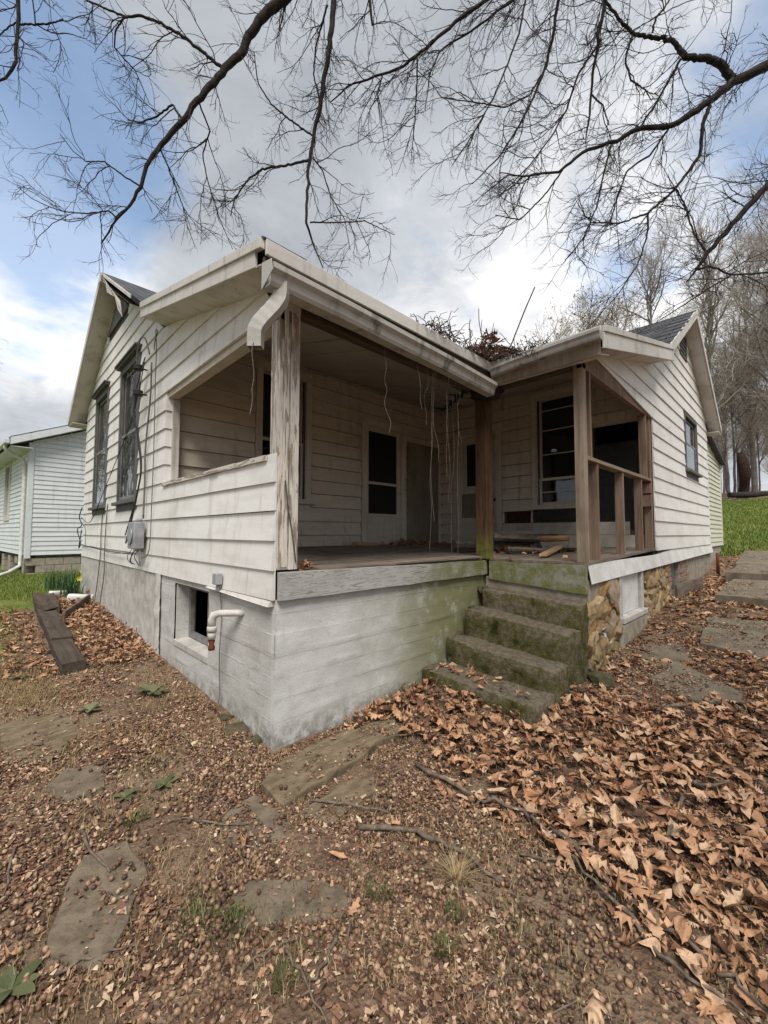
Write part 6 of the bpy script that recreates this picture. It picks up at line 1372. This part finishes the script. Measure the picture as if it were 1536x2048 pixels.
one_leaf(.02,-2.0,.17,1.9,'big pale lobed oak leaf lying alone at the lower right',.86,0); one_leaf(-.22,-.98,.10,.6,'orange leaf lying on acorns left of the long stick',.66,3); one_leaf(-.50,-.62,.11,2.6,'orange leaf on the grey flagstone',.66,6); one_leaf(.10,-1.02,.09,4,'small orange leaf beside the long stick',.64,9); one_leaf(-.33,-1.22,.08,5,'curled orange leaf at the bottom centre',.62,2)
# acorns
def acorn_template(sub, seed):
    bm = bmesh.new(); bmesh.ops.create_icosphere(bm, subdivisions=sub, radius=1.0); bm.verts.ensure_lookup_table(); V = np.array([v.co[:] for v in bm.verts]); F = np.array([[q.index for q in f.verts] for f in bm.faces]); bm.free(); V[:,2] *= 1.18; V[:,2] = np.where(V[:,2] > .9, V[:,2]*1.08, V[:,2]); V *= 1+.06*np.random.default_rng(seed).normal(size=(len(V),1)); return V, F
def cup_template():
    V = []; F = []; k = 7
    for r, h in ((.35,-.75),(.95,-.45),(1.05,.1),(.85,.12),(.7,-.3),(.1,-.45)):
        for j in range(k): V.append((r*math.cos(6.283*j/k), r*math.sin(6.283*j/k), h))
    for i in range(5):
        for j in range(k): a = i*k+j; b = i*k+(j+1)%k; F += [(a,b,b+k),(a,b+k,a+k)]
    return np.array(V), np.array(F)
AC_NEAR = [acorn_template(2, 1), acorn_template(2, 2), cup_template()]; AC_FAR = [acorn_template(1, 3), acorn_template(1, 4), cup_template()]
def acorn_density(x, y):
    lim = np.interp(y, LIMX[:,0], LIMX[:,1]); d = np.where(x < lim+.1, 1500., 0); d = np.where(x >= lim+.1, 150*np.clip(1-(x-lim)/1.0,0,1), d); d *= np.clip(1.15-(y+.3)/1.3, .05, 1); d = np.where(y > 1.6, 25., d)
    d = np.where((x > 2.2) & (x < 4.6) & (y < -1.1) & (y > -1.8), 350., d); d *= np.clip(.55+1.4*vnoise(x,y,2.3,4.0), .06, 1); d = np.where((x < -.9) & (y < -.05) & (y > -.35), d*.5, d); return np.where(on_slab(x,y), d*.12*(.2+1.8*(vnoise(x,y,3.1,1.)>.0)), d)
N = int(6.6*6.6*2600); x = RNG.uniform(-2.6,4.8,N); y = RNG.uniform(-3.4,3.2,N); v_, w_ = in_view(x,y,gz(x,y),350); k = v_ & ~solid(x,y); x, y, w = x[k], y[k], w_[k]; k = RNG.uniform(size=len(x)) < acorn_density(x,y)/1500; x, y, w = x[k], y[k], w[k]
n = len(x); pos = np.stack([x,y,gzs(x,y)+.004+RNG.uniform(0,.012,n)], 1); Rm = rots(n, 1.2); r_ = RNG.uniform(.0072,.0112,n); rnd = RNG.beta(1.5,2.0,n); inf_, _ = in_view(x, y, gz(x,y), -5); order = np.argsort(w-40*r_+50*(~inf_)); big = order[:300]; near = order[300:4200]; far = order[4200:]; assert len(far) > 10, n
tag(link('acorn_litter', scatter(AC_NEAR, pos[near], Rm[near], r_[near], rnd[near], M['acorn'], 'acorn_litter')), 'carpet of fallen acorns and cups over the near ground', 'acorns', None, 'stuff')
tag(link('acorn_scatter', scatter(AC_FAR, pos[far], Rm[far], r_[far], rnd[far], M['acorn'], 'acorn_scatter')), 'scattered acorns farther back on the dirt', 'acorns', None, 'stuff')
ACM = [raw_mesh('acorn', AC_NEAR[i % 3][0], AC_NEAR[i % 3][1], M['acorn'], {'rnd': np.full(len(AC_NEAR[i % 3][0]), RNG.beta(1.6,1.6))}) for i in range(24)]
for i in big: tag(link('acorn', ACM[int(RNG.integers(24))], None, tuple(pos[i]), Matrix(Rm[i].tolist()).to_euler(), float(r_[i]*1.05)), 'small round acorn in the nearest strip of ground', 'acorn', 'nearest fallen acorns')
# bark chips, shell bits and soil crumbs
chipT = [(np.array([(-1,-.5,0),(1,-.4,.15),(.8,.5,-.1),(-.7,.6,.2)], float), np.array([(0,1,2),(0,2,3)])), (np.array([(-1,0,0),(0,-.35,.25),(1,.1,0),(0,.4,.1)], float), np.array([(0,1,2),(0,2,3)])), (np.array([(-.6,-.5,0),(.7,-.4,0),(0,.6,.0),(0,0,.6)], float), np.array([(0,1,3),(1,2,3),(2,0,3)]))]
def chip_density(x, y):
    d = np.full(len(x), 2200.); d = np.where(y > 1.0, 1500., d); d = np.where(y > 3.2, 500, d); d = np.where((x > 4.8), 500., d); d *= np.clip(.55+1.7*vnoise(x,y,1.9,8.0)+.5*vnoise(x,y,6.,3.), .10, 1); return np.where(on_slab(x,y), d*.16*(.3+1.7*(vnoise(x,y,3.1,1.)>.0)), d)
N = 1500000; x = RNG.uniform(-3.2,9,N); y = RNG.uniform(-3.4,6.8,N); v_, w_ = in_view(x,y,gz(x,y),350); k = v_ & ~solid(x,y) & (RNG.uniform(size=N) < np.clip(1.9-w_*.16,.15,1)); x, y, w = x[k], y[k], w_[k]; k = RNG.uniform(size=len(x)) < chip_density(x,y)/2000; x, y = x[k], y[k]; n = len(x)
tag(link('forest_litter', scatter(chipT, np.stack([x,y,gzs(x,y)+RNG.uniform(.0,.014,n)],1), rots(n,.5), RNG.uniform(.003,.015,n)*np.where(RNG.uniform(size=n)<.06,1.8,1), RNG.beta(1.4,1.5,n), M['chip'], 'forest_litter')), 'crumbled bark, shell and leaf fragments over the soil', 'litter', None, 'stuff')
# dry grass
n = 52000; x = RNG.uniform(-1.8,.9,n); y = RNG.uniform(-2.4,5.0,n); v_, w_ = in_view(x,y,gz(x,y)); k = v_ & ~solid(x,y) & ~on_slab(x,y); x, y = x[k], y[k]; k = vnoise(x,y,2.6,2.0) > -.05; x, y = x[k], y[k]
g_ = grass_field('dry_grass', x, y, .06, .0017, M['straw'], 'thin dry straw grass mixed with the litter')
gm = blades('dry_tuft', [(0,0,0,.03)], M['straw'], 150, .11, .0016, 1.6); tag(link('dry_grass_tuft', gm, None, (.10,-1.41,g1(.1,-1.41))), 'pale dry grass tuft at the end of the long stick', 'grass', None, 'stuff')
n = 5000; x = RNG.normal(-1.12,.13,n); y = RNG.normal(2.25,.28,n); grass_field('olive_grass', x, y, .05, .0016, M['straw'], 'olive dry grass patch at the left edge')
n = 2600; cx = RNG.choice(6, n); C6 = np.array([(-.45,-1.05),(-.75,-.9),(-.2,-1.35),(-.95,.9),(-.6,.35),(.05,-1.75)]); x = C6[cx,0]+RNG.normal(0,.10,n); y = C6[cx,1]+RNG.normal(0,.09,n); grass_field('sparse_grass', x, y, .04, .0016, M['weed'], 'sparse green grass patches between the flagstones')
# weeds
for i, (x,y,kind,s,lab) in enumerate(((-.05,-1.5,1,.04,'small green weed below the dry grass tuft'),(-.21,-1.23,1,.04,'green seedling right of the vertical stick'),(-.66,-1.24,1,.04,'bright green weed at the bottom centre'),(-.84,-.11,1,.05,'feathery green weed on the left'),(-.18,-1.56,1,.04,'green weed at the bottom right of the centre'),(-.79,-.84,1,.06,'grassy green tuft below the left flagstone'),(-.69,-.94,1,.05,'small grassy tuft beside the bottom centre flagstone'),(-.64,.09,2,.07,'dull leafy rosette in the left dirt'),(-.83,.13,2,.065,'flat dull green rosette left of the other one'),(-.79,1.42,2,.085,'dark green rosette halfway to the timbers'),(-.34,1.44,2,.13,'large grey green rosette near the foundation'),(-1.32,-.65,2,.08,'broad green leaves at the lower left corner'),(-1.14,2.56,2,.08,'green rosette in the olive grass at the left edge'))):
    z = g1(x,y)+.012
    if kind == 1: me = blades('weed', [(0,0,0,s)], M['weed'], 60, s*1.3, .0022, .9)
    else:
        V = []; F = []; A = []; nl = 7 if kind == 0 else 9; rg = np.random.default_rng(i)
        for l in range(nl):
            a = 6.283*l/nl+rg.uniform(-.3,.3); L = s*rg.uniform(.7,1.2); w = L*(.42 if kind == 0 else .24); o = len(V); rr = rg.uniform(); up = rg.uniform(.15,.7) if kind == 0 else rg.uniform(.1,.4)
            for t, q in ((0,.1),(.3,.8),(.6,1),(.85,.6),(1,.05)):
                c = np.array([math.cos(a)*L*t, math.sin(a)*L*t, L*up*math.sin(t*2.2)]); p = np.array([-math.sin(a),math.cos(a),0])*w*q; V += [c-p+np.array([0,0,.12*w]), c, c+p+np.array([0,0,.12*w])]; A += [rr]*3
            for k in range(4):
                for c in (0,1): b = o+3*k+c; F += [(b,b+1,b+4),(b,b+4,b+3)]
        me = raw_mesh('weed', np.array(V), np.array(F), M['weed'] if kind == 0 else M['weed_dull'], {'rnd': np.array(A)})
    tag(link('weed', me, None, (x,y,z)), lab, 'weed')
# sticks
STK = {'s1':([(-0.03,-0.91),(0.13,-1.08),(0.2,-1.24),(0.22,-1.37),(0.22,-1.55)],.011,'thick crooked stick lying in front of the leaf edge'),
's2':([(0.55,-0.77),(0.58,-1.19),(0.65,-1.39),(0.64,-1.55),(0.54,-1.75),(0.46,-1.93)],.009,'long dark branch lying across the leaves'),
's2b':([(0.65,-1.58),(0.55,-1.89),(0.47,-2.1),(0.43,-2.27),(0.4,-2.4)],.010,'long branch running to the lower right corner'),
's2c':([(0.48,-1.89),(0.35,-2.11),(0.33,-2.26),(0.34,-2.35)],.007,'thinner branch beside the long one at the lower right'),
's3':([(-0.1,-1.0),(-0.24,-1.08),(-0.37,-1.25),(-0.47,-1.33)],.005,'pale straight twig pointing at the viewer'),
's4':([(-0.42,-1.24),(-0.55,-1.3),(-0.64,-1.32)],.006,'short grey stick at the bottom centre'),'s5':([(-0.74,-1.11),(-0.64,-1.12),(-0.55,-1.15)],.004,'thin twig left of the short grey stick'),
's6':([(-0.6,-1.15),(-0.61,-1.29),(-0.62,-1.43)],.004,'dark twig crossing to the bottom edge'),'s7':([(-1.04,0.0),(-1.03,-0.2),(-0.99,-0.36)],.006,'bent stick lying on the pale left flagstone'),
's8':([(-1.21,-0.69),(-1.09,-0.72),(-0.98,-0.78)],.004,'thin twig at the lower edge of the left flagstone'),'s9':([(1.52,-2.02),(1.68,-2.22)],.010,'short dark stick on the leaves at the right'),
's10':([(1.43,-2.0),(1.05,-2.01),(0.85,-1.99)],.008,'forked stick standing out of the leaves at the right'),'s11':([(2.3,-1.73),(2.48,-1.84)],.012,'pale curved stick beside the nearest path slab'),
's12':([(-0.09,-0.57),(0.02,-0.73),(0.16,-0.93)],.006,'straight twig on the brown flagstone'),'s14':([(-0.61,-0.32),(-0.51,-0.43),(-0.37,-0.55)],.004,'twig across the small grey flagstone'),
's15':([(0.87,-1.66),(1.07,-1.65),(1.24,-1.58)],.005,'thin twig upright among the leaves'),'s16':([(-1.28,0.09),(-1.33,-0.2)],.005,'twig at the left edge'),'s17':([(0.4,-1.52),(0.55,-1.74),(0.72,-1.77)],.005,'twig crossing the long dark branch')}
rs = random.Random(4)
def stick(pts, r, lab, group=None, lift=.03):
    P = []; 
    for i in range(len(pts)-1):
        for k in range(4):
            t = k/4; x_ = pts[i][0]*(1-t)+pts[i+1][0]*t+rs.gauss(0,r*.7); y_ = pts[i][1]*(1-t)+pts[i+1][1]*t+rs.gauss(0,r*.7); P.append((x_,y_,g1(x_,y_)+r+lift*rs.uniform(.3,1.)))
    x_, y_ = pts[-1]; P.append((x_,y_,g1(x_,y_)+r+lift*.5)); n = len(P); mb = MB().tube(P, [r*(1-.55*i/n) for i in range(n)], 7)
    return tag(mb.build('fallen_stick', M['stick'], org=P[0]), lab, 'stick', group)
for k, (pts, r, lab) in STK.items(): stick(pts, r*1.25, lab, None, .05 if pts[0][0] > .4 else .02)
for i in range(70):
    x_, y_ = rs.uniform(-1.3,1.8), rs.uniform(-2.2,1.2); a = rs.uniform(0,3.14); L = rs.uniform(.06,.22)
    if (x_ > -.1 and y_ > -.1) or (x_ > 1.3 and y_ > -1.3): continue
    stick([(x_,y_),(x_+L*.5*math.cos(a),y_+L*.5*math.sin(a)),(x_+L*math.cos(a+.25),y_+L*math.sin(a+.25))], rs.uniform(.0022,.0045), 'thin bare twig lying in the litter', 'small twigs in the litter', .04 if x_ > .45 else .015)
# leaves and twigs piled in the roof valley, on the porch floor and on the steps
def pile(name, c, rx, ry, h, n, label, mat=M['leaf_dark'], s=(.07,.13), surf=None, tilt=.7):
    x = c[0]+RNG.normal(0,rx,n); y = c[1]+RNG.normal(0,ry,n); rr = np.exp(-((x-c[0])**2/(2*rx*rx)+(y-c[1])**2/(2*ry*ry))*.6); zb = np.array([surf(a,b) for a,b in zip(x,y)]) if surf else c[2]; z = zb+.01+RNG.uniform(size=n)*h*rr
    return tag(link(name, scatter(LT, np.stack([x,y,z+0*x],1), rots(n,tilt), RNG.uniform(s[0],s[1],n), RNG.beta(2,2,n), mat, name)), label, 'leaves', None, 'stuff')
def zroof(x, y): return max(z_sh1(y), z_sh2(x)) if x > 2.37 and y > -.25 else (z_sh1(y) if x < 2.37 else z_sh2(x))
pile('valley_leaves', (2.42,-.18,2.1), .22, .20, .19, 240, 'heap of dead leaves caught in the roof valley', M['leaf_dark'], (.06,.12), zroof)
pile('valley_leaves', (2.36,-.24,2.28), .07, .06, .12, 40, 'clump of lighter leaves on top of the valley heap', M['leaf'], (.06,.11))
pile('porch_leaves', (4.0,2.25,.05), .40, .10, .10, 160, 'drift of reddish leaves below the leaning sheet', M['leaf'], (.06,.11), floor_z)
pile('porch_leaves', (3.7,.05,.03), .40, .30, .06, 120, 'leaves around the firewood heap', M['leaf'], (.06,.11), floor_z)
pile('porch_leaves', (.24,.08,.0), .06, .05, .06, 26, 'few leaves at the foot of the peeling post', M['leaf'], (.05,.09), floor_z)
pile('step_leaves', (1.68,-.35,-.98), .06, .20, .03, 34, 'leaves lying on the lowest step', M['leaf'], (.05,.10), lambda x,y: -.99)
tr_ = random.Random(9); P_ = []; Q_ = []
for i in range(230):
    t = tr_.uniform(-1.2,1.0); bx = 2.37+max(0,t)*.1+(min(0,t))*.9+tr_.gauss(0,.10); by = -.25-max(0,t)*.55+tr_.gauss(0,.07); bz = (zroof(bx,by) if (bx > -.2) else 2.1)+.01; a = tr_.uniform(0,6.28); L = tr_.uniform(.12,.4)*(1-.3*abs(t)); el = tr_.uniform(-.25,.5); pts = []
    for q in range(6): u = q/5; pts.append((bx+math.cos(a)*L*u*math.cos(el)+tr_.gauss(0,.012), by+math.sin(a)*L*u*math.cos(el)+tr_.gauss(0,.012), bz+max(-.05,math.sin(el)*L*u)+.06*math.sin(u*3)*tr_.random()))
    P_.append(pts); Q_.append([.0045*(1-.1*q) for q in range(6)])
V, F = np_tubes(np.array(P_), np.array(Q_), 4); tag(link('valley_twigs', raw_mesh('valley_twigs', V, F, M['vine_dark'])), 'tangle of dead vine and twigs over the porch roof valley', 'twigs', None, 'stuff')
for i, (x,y,dx,dy,h,r) in enumerate(((2.15,-.28,-.05,.0,.62,.004),(2.10,-.30,.06,.02,.50,.0035),(2.26,-.30,.10,.0,.55,.0035),(1.92,-.28,.10,.05,.45,.0045),(2.55,-.32,.14,-.28,.75,.007),(2.6,-.4,-.08,-.05,.28,.0035),(1.62,-.28,.22,.0,.16,.004),(2.75,-.6,.1,-.1,.22,.003))):
    z = zroof(x,y)+.02; h *= 1 if i == 4 else .75; cable('upright_twig', [(x,y,z),(x+dx*.3+.02,y+dy*.3,z+h*.35),(x+dx*.7-.01,y+dy*.7,z+h*.7),(x+dx,y+dy,z+h)], r, M['vine_dark'], 'straight dark rod leaning out of the roof valley' if i == 4 else 'thin dead stem standing up from the roof valley', None if i == 4 else 'stems standing in the roof valley')
